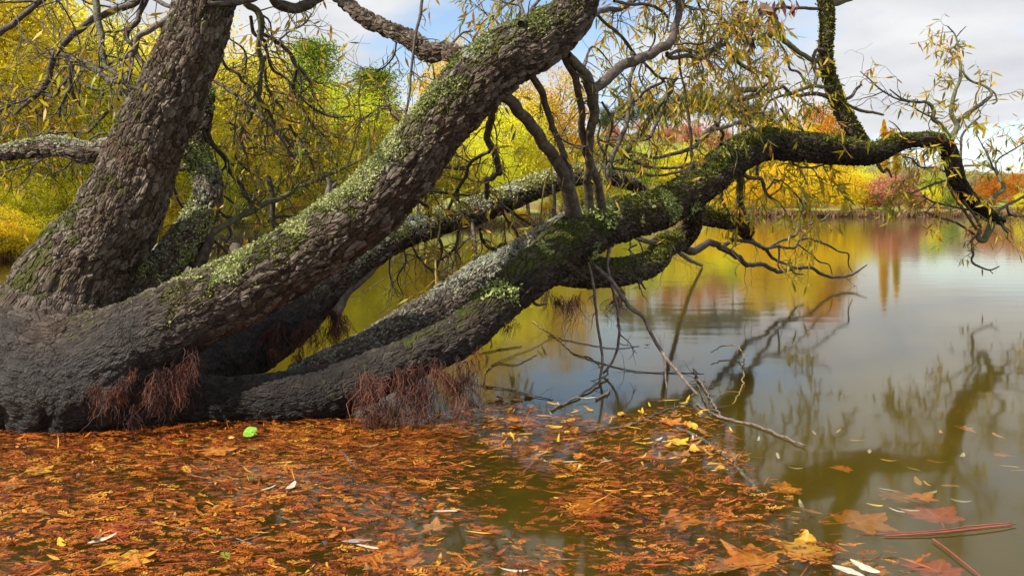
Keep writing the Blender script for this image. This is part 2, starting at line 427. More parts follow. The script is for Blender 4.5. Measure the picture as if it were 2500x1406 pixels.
# ------------------------------------------------------------------ leaves in batches
def leaf_batch(pos, dirv, up, length, width, curl=0.15):
    n = len(pos)
    dirv = norm(dirv); side = norm(np.cross(dirv, up)); nr = norm(np.cross(side, dirv))
    length = np.broadcast_to(length, n)[:, None]; width = np.broadcast_to(width, n)[:, None]; curl = np.broadcast_to(curl, n)[:, None]
    def pt(a, s, h): return pos + dirv * length * a + side * width * s + nr * length * curl * h
    v = np.stack([pt(0, 0, 0), pt(.34, .5, -.12), pt(.34, -.5, -.12), pt(.70, .36, -.5), pt(.70, -.36, -.5), pt(1.0, 0, -1.0)], 1)
    b = np.arange(n)[:, None] * 6
    return v.reshape(-1, 3), b + np.array([1, 2, 4, 3]), np.concatenate([b + np.array([0, 2, 1]), b + np.array([3, 4, 5])])
def card_batch(pos, size, aspect=0.62, droop=0.0):
    n = len(pos)
    a = rng.normal(size=(n, 3)); a[:, 2] -= droop; a = norm(a)
    b = norm(np.cross(a, rng.normal(size=(n, 3))))
    s = np.broadcast_to(size, n)[:, None]
    v = np.stack([pos - a * s * .5, pos + b * s * aspect * .5, pos + a * s * .5, pos - b * s * aspect * .5], 1)
    return v.reshape(-1, 3), np.arange(n)[:, None] * 4 + np.arange(4)

# ------------------------------------------------------------------ background trees: a few kinds, each tree its own trunk and crown
def wood(top, clumps, r0, seedv, nb=14, lean=0.0):
    g = Geo(); r = np.random.default_rng(seedv)
    n = 9
    z = np.linspace(-0.6, top, n)
    path = np.stack([lean * z + 0.06 * top * 0.3 * np.cumsum(r.normal(size=n)) / 3, 0.06 * top * 0.3 * np.cumsum(r.normal(size=n)) / 3, z], 1)
    path[:2, :2] = 0
    add_tube(g, path, np.linspace(r0, r0 * 0.25, n), 6)
    for c in clumps[r.permutation(len(clumps))[:nb]]:
        k = int(np.clip(np.interp(c[2] - 0.45 * np.hypot(c[0], c[1]), z, np.arange(n)), 1, n - 2))
        a = path[k]; mid = (a + c) / 2 + r.normal(size=3) * 0.12 * np.linalg.norm(c - a) + np.array((0, 0, -0.08)) * np.linalg.norm(c - a)
        pp, _ = resample(np.vstack([a, mid, c]), 0.25 * top / 6)
        add_tube(g, pp, np.linspace(r0 * 0.28, r0 * 0.06, len(pp)), 4)
        for _ in range(3 if nb > 50 else 0):
            k3 = r.integers(len(pp) // 2, len(pp)); L3 = 0.11 * top * (0.5 + r.random())
            p3 = pp[k3] + np.cumsum(np.vstack([np.zeros(3), np.tile(norm(r.normal(size=3) + np.array((0, 0, .3))), (5, 1)) + 0.45 * r.normal(size=(5, 3))]), 0) * L3 / 5
            add_tube(g, p3, np.linspace(r0 * 0.09, r0 * 0.03, 6), 3, cap=False)
    return g
def crown_round(H, W, n, leaf, seedv, z0=0.18, K=90, flat=1.0, tight=0.16):
    r = np.random.default_rng(seedv)
    c = norm(r.normal(size=(K, 3))) * (r.random((K, 1)) ** 0.45)
    c[:, 2] = np.where(c[:, 2] < 0, c[:, 2] * 0.9, c[:, 2])
    lobes = 1 + 0.28 * fbm(c * 1.9 + seedv, 2)[:, None]
    c = c * lobes
    cz = H * (z0 + (1 - z0) / 2)
    cl = np.stack([c[:, 0] * W / 2, c[:, 1] * W / 2, cz + c[:, 2] * H * (1 - z0) / 2 * flat], 1)
    w = r.integers(0, K, n)
    p = cl[w] + r.normal(size=(n, 3)) * np.array((W, W, H * 0.8)) * tight * 0.5 * (0.6 + 0.8 * r.random((K, 1)))[w]
    cv = np.clip(r.random(K)[w] * 0.55 + r.random(n) * 0.45, 0, 1)
    return cl, p, cv
def crown_weep(H, W, strands, per, seedv):
    r = np.random.default_rng(seedv)
    ps, cvs, cl = [], [], []
    for k in range(strands):
        a = r.random() * 2 * np.pi; rr = W / 2 * r.random() ** 0.5
        top = H * (0.98 - 0.42 * (rr / (W / 2)) ** 2) * (0.8 + 0.2 * r.random())
        ln = top * (0.35 + 0.55 * r.random())
        t = np.sort(r.random(per))
        x = np.cos(a) * (rr + 0.10 * W * t ** 0.5) + 0.03 * W * r.normal() + 0.012 * W * r.normal(size=per)
        y = np.sin(a) * (rr + 0.10 * W * t ** 0.5) + 0.03 * W * r.normal() + 0.012 * W * r.normal(size=per)
        ps.append(np.stack([x, y, top - ln * t + 0.012 * H * r.normal(size=per)], 1))
        cvs.append(np.clip(r.random() * 0.5 + 0.5 * r.random(per), 0, 1)); cl.append((x[0], y[0], top))
    return np.array(cl), np.vstack(ps), np.concatenate(cvs)
def crown_cone(H, W, n, seedv, z0=0.06, power=1.0):
    r = np.random.default_rng(seedv)
    K = 120
    h = r.random(K) ** 0.8; a = r.random(K) * 2 * np.pi
    rad = W / 2 * (1 - h) ** power * (0.55 + 0.45 * r.random(K))
    cl = np.stack([np.cos(a) * rad, np.sin(a) * rad, H * (z0 + (1 - z0) * h)], 1)
    w = r.integers(0, K, n)
    p = cl[w] + r.normal(size=(n, 3)) * np.array((W * .09, W * .09, H * .022))
    return cl, p, np.clip(0.5 * r.random(K)[w] + 0.5 * r.random(n), 0, 1)
def crown_narrow(H, W, n, seedv):
    r = np.random.default_rng(seedv)
    h = r.random(n); prof = np.sin(np.pi * np.clip(h * 0.93 + 0.07, 0, 1)) ** 0.5 * (1 - 0.35 * h)
    a = r.random(n) * 2 * np.pi; rad = W / 2 * prof * r.random(n) ** 0.5 * (1 + 0.35 * np.sin(h * 40 + 3 * np.sin(a)))
    p = np.stack([np.cos(a) * rad, np.sin(a) * rad, H * (0.08 + 0.92 * h)], 1)
    return p[:60], p, r.random(n)

PROTO = {}
def proto(kind, build, leaf, H, r0, mat, bark, droop=0.0, aspect=0.62, nb=14, lean=0.0, seedv=1, topf=0.8):
    cl, p, cv = build
    g = Geo(); v, q = card_batch(p, leaf * (0.7 + 0.6 * rng.random(len(p))), aspect, droop)
    g.add(v, q, cv=np.repeat(cv, 4))
    cm = g.mesh('crown', smooth=False); cm.materials.append(mat)
    tm = wood(H * topf, cl, r0, seedv, nb, lean).mesh('trunk'); tm.materials.append(bark)
    PROTO[kind] = (tm, cm, H)
proto('yellow_a', crown_round(7, 5.6, 16000, .07, 11, z0=0.08, K=170, tight=0.10), 0.115, 7, 0.13, LEAF_YELLOW, BG_BARK, 0.5, seedv=21, nb=80)
proto('yellow_b', crown_round(7, 4.8, 14500, .07, 12, z0=0.04, K=150, tight=0.105), 0.115, 7, 0.11, LEAF_YELLOW, GREY_BARK, 0.5, seedv=22, nb=80)
proto('gold_a', crown_round(7, 5.2, 14500, .07, 13, z0=0.08, K=150, tight=0.105), 0.115, 7, 0.13, LEAF_GOLD, BG_BARK, 0.5, seedv=23, nb=80)
proto('lime', crown_round(7, 5.0, 15000, .07, 41, z0=0.05, K=150, tight=0.105), 0.115, 7, 0.12, LEAF_LIME, GREY_BARK, 0.5, seedv=41, nb=70)
proto('weep', crown_weep(7, 8.5, 420, 60, 14), 0.20, 7, 0.3, LEAF_GOLD, BG_BARK, 2.5, 0.35, seedv=24, topf=0.75)
proto('weep_near', crown_weep(7, 6.0, 520, 60, 15), 0.10, 7, 0.16, LEAF_YELLOW, BG_BARK, 2.5, 0.35, seedv=25, topf=0.75)
proto('green_cone', crown_cone(7, 4.6, 34000, 16, power=0.95), 0.12, 7, 0.1, LEAF_GREEN, BG_BARK, 0.3, 0.4, seedv=26, topf=0.95)
proto('poplar', crown_narrow(7, 1.1, 9000, 17), 0.10, 7, 0.1, LEAF_GOLD, BG_BARK, 0.0, 0.7, nb=8, seedv=27, topf=0.95)
proto('red', crown_round(7, 9.0, 16000, .2, 18, z0=0.08, K=90, tight=0.12), 0.20, 7, 0.2, LEAF_RED, GREY_BARK, 0.3, seedv=28, nb=24)
proto('orange', crown_round(7, 7.0, 15000, .2, 19, z0=0.06, K=80, tight=0.13), 0.20, 7, 0.2, LEAF_ORANGE, BG_BARK, 0.3, seedv=29, nb=20)
proto('brown', crown_round(7, 8.5, 16000, .2, 20, z0=0.04, K=110, tight=0.13), 0.17, 7, 0.2, LEAF_BROWN, GREY_BARK, 0.2, 0.4, seedv=30, nb=36)
proto('bush', crown_round(7, 8.5, 17000, .2, 31, z0=0.02, K=70, tight=0.14), 0.20, 7, 0.15, LEAF_YELLOW, BG_BARK, 0.4, seedv=31, nb=20)
proto('green', crown_round(7, 6.5, 15000, .2, 32, z0=0.05, K=80, tight=0.13), 0.19, 7, 0.2, LEAF_GREEN, BG_BARK, 0.4, seedv=32, nb=16)
cl, p_, cv_ = crown_round(7, 3.6, 12000, .2, 33, z0=0.42, K=60, tight=0.13)
proto('pine', (cl, p_, cv_), 0.17, 7, 0.13, LEAF_PINE, BG_BARK, 0.0, 0.35, nb=22, seedv=33, topf=0.9)

def tree(kind, name, label, cat, group, u, d, vtop, wide=1.0, rot=None):
    tm, cm, H = PROTO[kind]
    base = float(ground_z(np.array(u, float), np.array(d, float)))
    h = EYE - (vtop - V0) / F_PX * d - base
    s = max(h, 0.8) / H
    o = empty(name, ((u - U0) / F_PX * d, d, base), label=label, category=cat)
    if group: o['group'] = group
    o.rotation_euler = (0, 0, rot if rot is not None else random.random() * 6.28)
    o.scale = (s * wide, s * wide, s)
    obj('trunk', tm, None, o); obj('crown', cm, None, o)
    return o

near = 'yellow trees crowding the near bank behind the willow'
NEAR_LABEL = {'yellow_a': 'broad yellow tree in the dense wood on the near bank', 'yellow_b': 'slimmer yellow tree with pale bark in the near bank wood', 'gold_a': 'golden orange tree in the dense wood on the near bank',
    'lime': 'yellow green tree among the yellow ones of the near bank', 'weep_near': 'yellow tree with drooping strands in the near bank wood'}
for (k, u, d, vt, w) in [('lime', 60, 21.0, -60, 1.0), ('lime', 300, 22.0, 60, 1.0), ('lime', 520, 25.0, 110, 1.0), ('lime', 690, 28.0, 150, 1.1), ('lime', 860, 31.0, 190, 1.2), ('lime', 480, 18.9, 330, 1.2), ('lime', 1020, 40.0, 300, 1.1), ('lime', 1420, 60.0, 300, 1.1), ('lime', 1530, 72.0, 330, 1.2), ('yellow_a', -190, 14.6, -240, 1.0), ('yellow_b', -40, 16.2, -150, 1.05), ('yellow_a', 110, 18.5, -20, 1.0), ('gold_a', 20, 15.6, 120, 1.0),
        ('yellow_b', 240, 18.0, 70, 1.0), ('yellow_a', 350, 19.5, 60, 1.0), ('weep_near', 180, 16.8, 190, 0.9), ('yellow_a', 470, 21.0, 30, 1.0), ('gold_a', 560, 24.0, 90, 1.05),
        ('yellow_b', 650, 24.5, 120, 1.1), ('weep_near', 420, 18.6, 230, 0.9), ('yellow_a', 580, 22.0, 270, 1.1), ('yellow_b', 830, 29.5, 205, 1.1), ('yellow_a', 720, 26.0, 230, 1.1),
        ('weep_near', 880, 31.5, 300, 1.0), ('gold_a', 980, 35.0, 260, 1.1), ('yellow_a', 1040, 37.5, 285, 1.1), ('weep_near', 1120, 40.0, 250, 1.1), ('yellow_b', 1230, 45.0, 230, 1.15),
        ('weep_near', 1290, 47.5, 300, 1.2), ('yellow_a', 1430, 58.0, 330, 1.3), ('weep_near', 1480, 63.5, 380, 1.3), ('yellow_b', 770, 27.0, 330, 1.2), ('yellow_a', 330, 17.0, 330, 1.2),
        ('yellow_b', 90, 15.2, 300, 1.2), ('yellow_a', 940, 33.5, 370, 1.2), ('yellow_b', 1160, 41.5, 370, 1.3), ('yellow_b', 1370, 52.0, 360, 1.3)]:
    tree(k, 'autumn_tree', NEAR_LABEL[k], 'tree', near + ', ' + k.split('_')[0] + ' ones', u, d, vt, w)
tree('green_cone', 'conical_tree', 'bright green conical tree standing above the yellow wood', 'tree', None, 765, 33.0, 112, 1.1)
tree('green_cone', 'conical_tree', 'shorter green and yellow pointed tree beside the sky gap', 'tree', None, 915, 36.5, 180, 1.2)
tree('gold_a', 'autumn_tree', 'tall pale golden tree rising behind the big leaning trunk', 'tree', None, 1150, 50.0, 70, 0.95)
tree('gold_a', 'autumn_tree', 'broad golden tree seen below the bend of the leaning trunk', 'tree', None, 1345, 56.0, 165, 0.95)
for (u, d, vt, w) in [(-60, 13.9, 430, 1.5), (60, 14.6, 440, 1.5), (180, 15.4, 440, 1.5), (300, 16.4, 450, 1.5), (430, 18.4, 460, 1.5), (560, 20.6, 470, 1.4), (690, 23.0, 470, 1.4),
        (800, 26.0, 470, 1.3), (920, 30.5, 480, 1.3), (1060, 36.5, 480, 1.3), (1200, 43.0, 485, 1.3), (1330, 49.5, 490, 1.3), (1440, 58.0, 492, 1.3), (1540, 68.0, 492, 1.3), (-20, 13.2, 500, 1.9), (110, 14.1, 520, 1.9), (370, 16.8, 500, 1.8), (500, 18.7, 505, 1.8), (630, 21.2, 510, 1.8), (745, 23.6, 505, 1.7), (860, 27.0, 505, 1.6), (990, 32.5, 505, 1.6), (1130, 38.5, 505, 1.6), (1270, 44.5, 508, 1.6)]:
    tree(('yellow_b', 'gold_a', 'yellow_a')[int(u) % 3], 'waterside_bush', 'low yellow bush overhanging the water of the near bank', 'bush', 'low yellow bushes along the near waterline', u, d, vt, w)

pg = 'dark pines on the skyline'
for (u, d, vt, w) in [(1480, 175, 262, 1.0), (1535, 185, 238, 1.1), (1580, 180, 228, 1.0), (1625, 190, 246, 1.1), (1665, 182, 222, 1.0), (1705, 178, 218, 1.1), (1745, 186, 226, 1.0), (1790, 180, 232, 1.1), (1830, 190, 250, 1.1), (1880, 186, 268, 1.1)]:
    tree('pine', 'pine_tree', 'tall dark pine on the hilltop skyline above the red trees', 'pine', pg, u, d, vt, w)
rg = 'rust red trees on the hillside'
for (u, d, vt) in [(1500, 132, 300), (1565, 138, 292), (1630, 134, 300), (1690, 140, 290), (1750, 136, 302), (1815, 138, 318)]:
    tree('red', 'red_tree', 'rust red tree in the band below the hilltop pines', 'tree', rg, u, d, vt, 0.8)
for (u, d, vt) in [(1540, 104, 372), (1600, 108, 356), (1660, 106, 350), (1720, 104, 372), (1780, 100, 392)]:
    tree('bush', 'green_shrub', 'bright lime green shrub below the rust red hillside trees', 'shrub', 'lime green shrubs on the slope', u, d, vt, 0.95)
tree('weep', 'weeping_tree', 'big golden weeping tree trailing to the far waterline', 'tree', None, 1965, 92.5, 372, 1.45)
tree('weep', 'weeping_tree', 'smaller golden weeping tree between dark mossy stem and far bank', 'tree', None, 1850, 91.0, 400, 1.0)
tree('weep', 'weeping_tree', 'golden weeping tree seen just under the limb near the lime shrubs', 'tree', None, 1740, 86.5, 420, 1.0)
tree('orange', 'orange_tree', 'tall orange gold tree topping the right-hand bend of the limb', 'tree', None, 1992, 116, 262, 0.7)
tree('gold_a', 'autumn_tree', 'yellow tree standing between the pines and the mossy upright', 'tree', None, 1905, 112, 300, 1.1)
tree('gold_a', 'autumn_tree', 'low gold tree right of the orange tree above the limb', 'tree', None, 2050, 120, 330, 0.9)
tree('bush', 'willow_bush', 'round lime yellow waterside bush between golden and pink trees', 'bush', None, 2062, 90.5, 428, 0.62)
tree('red', 'red_tree', 'spreading pinkish red tree on the far bank', 'tree', None, 2160, 91.5, 422, 1.15)
tree('red', 'red_tree', 'smaller pinkish red tree beside the spreading one on far bank', 'tree', None, 2235, 93.0, 462, 0.9)
tree('poplar', 'poplar_tree', 'slim golden poplar spire standing alone against the sky', 'poplar', None, 2158, 124, 292, 1.0)
tree('poplar', 'poplar_tree', 'shorter golden poplar spire right of the tall one', 'poplar', None, 2188, 126, 318, 1.0)
for (k, u, d, vt, w_, lab) in [('gold_a', 1870, 104, 286, 0.9, 'tall yellow tree just left of the mossy upright stem'), ('gold_a', 1950, 110, 290, 0.9, 'tall yellow tree directly behind the mossy upright stem'), ('lime', 1800, 110, 335, 0.9, 'lime yellow tree right of the rust red hillside trees'),
        ('bush', 2110, 100, 405, 0.8, 'yellow green tree behind the spreading pinkish red tree'), ('lime', 2280, 106, 412, 1.0, 'lime yellow tree above the dark green bank tree'), ('orange', 2420, 106, 428, 0.8, 'orange brown tree between the hanging limb and orange red tree')]:
    tree(k, 'autumn_tree', lab, 'tree', None, u, d, vt, w_)
bg_ = 'brown half bare trees on the far rise'
for (u, d, vt) in [(2060, 140, 400), (2110, 128, 405), (2160, 134, 398), (2225, 130, 402), (2280, 136, 405), (2340, 140, 408), (2395, 130, 415), (2450, 134, 420), (2510, 138, 415), (2085, 112, 418), (2140, 110, 412), (2200, 112, 415), (2260, 114, 420), (2320, 112, 425), (2380, 116, 430), (2030, 118, 395), (1990, 124, 390), (2440, 116, 435), (2560, 120, 425)]:
    tree('brown', 'brown_tree', 'brown half bare tree in the row on the far rise', 'tree', bg_, u, d, vt, 0.85)
tree('green', 'green_tree', 'dark green leafy tree on far bank behind the hanging limb', 'tree', None, 2322, 96.0, 462, 0.8)
tree('bush', 'willow_bush', 'yellow green bush left of the dark green bank tree', 'bush', None, 2270, 104, 452, 0.8)
tree('orange', 'orange_tree', 'orange bush behind the lower bend of the hanging limb', 'tree', None, 2392, 98.0, 458, 0.8)
tree('orange', 'orange_tree', 'bright orange red tree at the far right of the bank', 'tree', None, 2482, 102, 424, 0.8)
tree('bush', 'willow_bush', 'yellow bush in front of the orange red tree', 'bush', None, 2500, 92.0, 470, 0.75)
tree('pine', 'pine_tree', 'single flat topped pine beyond the orange red tree', 'pine', None, 2462, 165, 408, 1.2)
tree('bush', 'willow_bush', 'gold bush past the edge of the orange red tree', 'bush', None, 2620, 92.0, 455, 0.9)

# brown reeds along the waterline
g = Geo()
n = 9000
u = rng.uniform(-300, 2900, n); u[:5200] = rng.uniform(1500, 2700, 5200)
dist = shore(u) + 0.35 * np.sin(u * 0.021) + 0.25 * np.sin(u * 0.057 + 1) + 0.01 * shore(u) * np.sin(u * 0.11) + rng.uniform(-0.3, 1.0, n)
pp = np.stack([(u - U0) / F_PX * dist, dist, np.full(n, -0.05)], 1)
dr = np.stack([rng.normal(size=n) * .25, rng.normal(size=n) * .25, np.ones(n)], 1)
v, q, t = leaf_batch(pp, dr, rng.normal(size=(n, 3)), rng.uniform(0.35, 1.0, n) * np.clip(dist / 60, 0.35, 1.0), 0.02 + dist * 0.0009, 0.2)
g.add(v, q, t, cv=np.repeat(rng.random(n), 6))
obj('reeds', g, LEAF_BROWN, kind='stuff', label='brown reeds and dead grass fringing the waterline', category='reeds')

# ------------------------------------------------------------------ the corkscrew willow: one tree of many leaning limbs
willow = empty('willow_tree', tuple(on_water(160, 1040)), label='old corkscrew willow with mossy leaning trunks growing out of the lake', category='tree')
W_OFF = np.array(willow.location)
def wobj(name, g, mat, parent=None, **props):
    me = g.mesh(name) if isinstance(g, Geo) else g
    o = obj(name, me, mat, parent or willow, **props)
    if parent is None: o.location = -W_OFF
    return o

# each limb: (u, v, width in px, distance)
LIMBS = {
 'base': [(-420, 870, 320, 3.75), (-250, 890, 325, 3.65), (-80, 905, 330, 3.55), (60, 915, 325, 3.50), (190, 930, 300, 3.45), (310, 955, 215, 3.43), (420, 985, 130, 3.46), (520, 995, 60, 3.5)],
 'tall': [(60, 930, 330, 3.62), (125, 840, 320, 3.66), (160, 760, 290, 3.70), (192, 680, 245, 3.72), (240, 600, 203, 3.74), (300, 500, 186, 3.76), (357, 353, 160, 3.80), (420, 220, 147, 3.84), (477, 100, 136, 3.88), (502, 0, 133, 3.92), (540, -160, 126, 4.0), (560, -330, 115, 4.1), (620, -560, 95, 4.3)],
 'lean': [(200, 935, 260, 3.42), (290, 875, 235, 3.40), (375, 820, 196, 3.40), (475, 765, 172, 3.41), (605, 697, 162, 3.44), (750, 617, 153, 3.50), (890, 515, 150, 3.56), (985, 415, 148, 3.60), (1060, 322, 136, 3.63), (1140, 225, 144, 3.66), (1230, 145, 138, 3.70), (1330, 92, 124, 3.74), (1395, 30, 100, 3.78), (1425, -60, 88, 3.84), (1470, -190, 80, 3.95), (1480, -380, 66, 4.1)],
 'rear': [(360, 960, 150, 3.75), (470, 915, 150, 4.05), (590, 850, 150, 4.35), (700, 775, 136, 4.55), (800, 690, 104, 4.75), (890, 625, 76, 4.92), (1000, 566, 64, 5.12), (1150, 518, 62, 5.4), (1290, 464, 56, 5.7), (1400, 430, 46, 5.95), (1480, 428, 38, 6.2), (1550, 455, 30, 6.5), (1580, 478, 20, 6.7)],
 'long': [(360, 985, 120, 3.46), (500, 985, 108, 3.46), (650, 978, 112, 3.47), (780, 962, 118, 3.48), (860, 938, 114, 3.49), (940, 905, 100, 3.50), (1015, 872, 92, 3.54), (1127, 812, 98, 3.64), (1217, 738, 94, 3.76), (1300, 668, 106, 3.97), (1390, 596, 114, 4.3), (1480, 545, 106, 4.7), (1600, 515, 95, 5.2), (1700, 458, 86, 5.6), (1780, 395, 82, 5.95), (1850, 355, 77, 6.25), (1950, 358, 70, 6.65), (2050, 368, 64, 7.0), (2130, 374, 50, 7.3), (2195, 348, 38, 7.55), (2240, 341, 34, 7.65), (2300, 348, 36, 7.8), (2322, 388, 37, 7.9), (2340, 445, 33, 8.0), (2375, 495, 31, 8.1), (2420, 528, 27, 8.2), (2448, 540, 14, 8.25)],
 'side': [(720, 930, 70, 3.70), (820, 895, 88, 3.74), (930, 850, 108, 3.84), (1060, 775, 116, 4.05), (1180, 690, 102, 4.32), (1285, 612, 64, 4.62), (1365, 556, 48, 4.9), (1400, 530, 40, 5.0)],
 'low': [(1330, 650, 70, 4.15), (1420, 665, 68, 4.5), (1510, 664, 62, 5.0), (1590, 642, 58, 5.6), (1622, 602, 54, 6.0), (1662, 586, 48, 6.3), (1688, 556, 42, 6.2), (1692, 515, 40, 5.9), (1690, 480, 40, 5.7)],
 'mossy': [(1690, 515, 40, 5.9), (1720, 528, 40, 6.3), (1775, 536, 44, 6.9), (1812, 552, 40, 7.3), (1824, 572, 26, 7.5), (1822, 582, 12, 7.55)],
 'behind': [(330, 800, 130, 3.85), (362, 715, 98, 3.95), (405, 645, 82, 4.05), (462, 568, 76, 4.12), (500, 500, 66, 4.18), (508, 440, 60, 4.22), (482, 385, 58, 4.24), (478, 330, 52, 4.26), (496, 270, 42, 4.3), (510, 215, 24, 4.36)],
 'bough': [(330, 372, 52, 3.84), (270, 366, 46, 3.84), (205, 372, 44, 3.86), (150, 355, 42, 3.9), (80, 362, 38, 3.96), (0, 373, 35, 4.05), (-90, 378, 34, 4.2), (-220, 360, 30, 4.4)],
 'crook': [(1120, 140, 44, 3.70), (1086, 126, 38, 3.74), (1042, 128, 37, 3.78), (1005, 98, 36, 3.84), (958, 76, 34, 3.92), (900, 50, 32, 4.0), (858, 20, 28, 4.1), (830, -10, 27, 4.15), (780, -120, 24, 4.3)],
 'upright': [(2108, 372, 38, 7.25), (2090, 335, 36, 7.25), (2072, 300, 34, 7.22), (2046, 250, 31, 7.2), (2028, 200, 28, 7.18), (2015, 145, 26, 7.16), (2017, 95, 27, 7.14), (2018, 45, 26, 7.12), (2012, 0, 28, 7.1), (1990, -80, 26, 7.1), (1975, -220, 21, 7.2)],
}
STEP = {'base': 0.0080, 'tall': 0.0062, 'lean': 0.0060, 'rear': 0.0078, 'long': 0.0076, 'side': 0.006, 'low': 0.008, 'mossy': 0.010, 'behind': 0.007, 'bough': 0.0075, 'crook': 0.009, 'upright': 0.010}
LP = {}
for k, pts in LIMBS.items():
    a = np.array([[*P(u, v, d), w / 2 / F_PX * d] for u, v, w, d in pts])
    p, s = resample(a, STEP[k])
    t_ = s[:, None]
    amp = np.interp(s, [0, 0.3], [0.0, 1.0]) * p[:, 3] * 0.16
    p[:, :3] += np.stack([fbm(np.stack([s * 3.1, s * 0 + hash(k) % 1 + ii * 9.7 + len(k), s * 0], 1), 2) for ii in range(3)], 1) * amp[:, None]
    LP[k] = (p[:, :3], p[:, 3], s)

def limb_dist(pts, key):
    """Signed distance from points to the limb's skin (coarse)."""
    path, rad, s = LP[key]
    k = max(1, len(path) // 70)
    pa, ra = path[::k], rad[::k]
    best = np.full(len(pts), 9.0)
    for i0 in range(0, len(pts), 40000):
        q = pts[i0:i0 + 40000]
        dm = np.linalg.norm(q[:, None] - pa[None], axis=2) - ra[None]
        best[i0:i0 + 40000] = dm.min(1)
    return best
JOIN = {'base': ['tall', 'lean', 'long', 'rear'], 'tall': ['base', 'lean', 'behind', 'bough'], 'lean': ['base', 'tall', 'crook'], 'rear': ['base', 'lean'], 'long': ['base', 'side', 'upright', 'low'], 'side': ['long'],
        'low': ['long', 'mossy'], 'mossy': ['low'], 'behind': ['tall', 'lean', 'base'], 'bough': ['tall'], 'crook': ['lean'], 'upright': ['long']}
def px(vv):
    return vv[:, 0] / vv[:, 1] * F_PX + U0
def patch(vv, sc, lo, hi, off=0.0):
    return sstep(lo, hi, fbm(vv * sc + off, 3))
UPL = norm(np.array((-0.45, -0.35, 0.80)))
SURF = {}
DARK = {'base': 0.35, 'tall': 0.1, 'lean': 0.35, 'rear': 0.0, 'long': 0.95, 'side': 0.0, 'low': 0.4, 'mossy': 0.5, 'behind': 0.0, 'bough': 0.0, 'crook': 0.2, 'upright': 0.6}  # per-limb darkening: dark wet bark, plus shade painted into the colour
def build_limb(key, name, label):
    path, rad, s = LP[key]
    t, n, b = frames(path)
    ns = int(np.clip(2 * np.pi * np.median(rad) / STEP[key], 40, 260))
    th = np.linspace(0, 2 * np.pi, ns, endpoint=False)
    dirs = n[:, None] * np.cos(th)[None, :, None] + b[:, None] * np.sin(th)[None, :, None]
    rest = np.stack([rad[:, None] * np.cos(th), rad[:, None] * np.sin(th), np.repeat(s[:, None], ns, 1)], -1) + np.array((0, 0, len(key) * 3.7 + ord(key[0])))
    lump = 0.13 * fbm(rest * np.array((6.0, 6.0, 3.0)), 3) + 0.05 * fbm(rest * np.array((22.0, 22.0, 7.0)), 2)
    v = path[:, None] + dirs * (rad[:, None] * (1 + lump))[..., None]
    if key == 'base':
        flute = 0.55 * np.abs(fbm(v * np.array((7.0, 7.0, 2.0)) + 5, 2)) - 0.06
        v = v + dirs * (rad[:, None] * flute * sstep(0.55, 0.02, v[..., 2]))[..., None]
        v = v + dirs * (rad[:, None] * 0.10 * fbm(v * 9.0 + 2, 3))[..., None]
    vv = v.reshape(-1, 3); dv = dirs.reshape(-1, 3)
    for other in JOIN[key]:
        kk = 0.10 if other in ('base', 'tall', 'lean', 'long', 'rear') and key in ('base', 'tall', 'lean', 'long', 'rear', 'behind', 'side') else 0.05
        dd_ = np.abs(limb_dist(vv, other))
        h = np.clip(1 - dd_ / kk, 0, 1)
        vv = vv + dv * (h * h * kk * 0.28)[:, None]
    nz = dv[:, 2]
    wn_ = fbm(vv * 2.3, 3)
    zc = vv[:, 2]
    wet = sstep(0.62, 0.22, zc + 0.30 * wn_)
    if key == 'rear': wet = np.maximum(wet, sstep(4.8, 4.4, vv[:, 1]) * 0.6)
    if key == 'side': wet = np.minimum(wet, 0.35)
    if key == 'long': wet = wet * sstep(4.6, 4.0, vv[:, 1]) * 0.75
    if key in ('low', 'mossy', 'upright', 'bough', 'crook'): wet = wet * 0.0
    mossy = {'base': 0.05, 'tall': 0.30, 'lean': 0.34, 'rear': 0.15, 'long': 0.42, 'side': 0.0, 'low': 0.45, 'mossy': 0.75, 'behind': 0.25, 'bough': 0.1, 'crook': 0.0, 'upright': 0.75}[key]
    moss = np.clip(mossy * (0.55 + 0.75 * nz) + 0.25 * wn_, 0, 1) * (1 - wet)
    if key == 'tall': moss = np.clip(moss + 0.28 * sstep(1.1, 0.55, zc) * sstep(-0.1, 0.3, fbm(vv * 3.1 + 3, 2)) * (1 - wet), 0, 1)
    lichv = {'base': 0.0, 'tall': 0.25, 'lean': 0.35, 'rear': 1.0, 'long': 0.25, 'side': 0.75, 'low': 0.35, 'mossy': 0.3, 'behind': 0.75, 'bough': 0.7, 'crook': 0.3, 'upright': 0.3}[key]
    lich = np.clip(lichv * (0.4 + 0.7 * nz + 0.9 * fbm(vv * 4.0 + 7, 2)), 0, 1) * (1 - wet)
    if key == 'lean': lich = np.maximum(lich, sstep(0.45, 0.85, dv @ UPL) * patch(vv, 6.5, -0.06, 0.10) * sstep(400, 470, px(vv)) * sstep(1450, 1100, px(vv)))
    if key == 'rear': lich = np.maximum(lich, sstep(-0.1, 0.5, dv @ UPL) * patch(vv, 5.0, -0.1, 0.15, 3) * sstep(860, 940, px(vv)))
    g = Geo()
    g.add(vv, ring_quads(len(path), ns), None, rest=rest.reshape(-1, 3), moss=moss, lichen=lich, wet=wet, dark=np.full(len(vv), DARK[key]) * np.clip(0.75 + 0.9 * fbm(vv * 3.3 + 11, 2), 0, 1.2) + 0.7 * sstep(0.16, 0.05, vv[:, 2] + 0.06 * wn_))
    # close both ends
    e0, e1 = len(vv), len(vv) + 1
    j = np.arange(ns); o = (len(path) - 1) * ns
    g.v[-1] = np.vstack([g.v[-1], path[:1], path[-1:] + t[-1:] * rad[-1] * 0.6]).astype(np.float32); g.n += 2
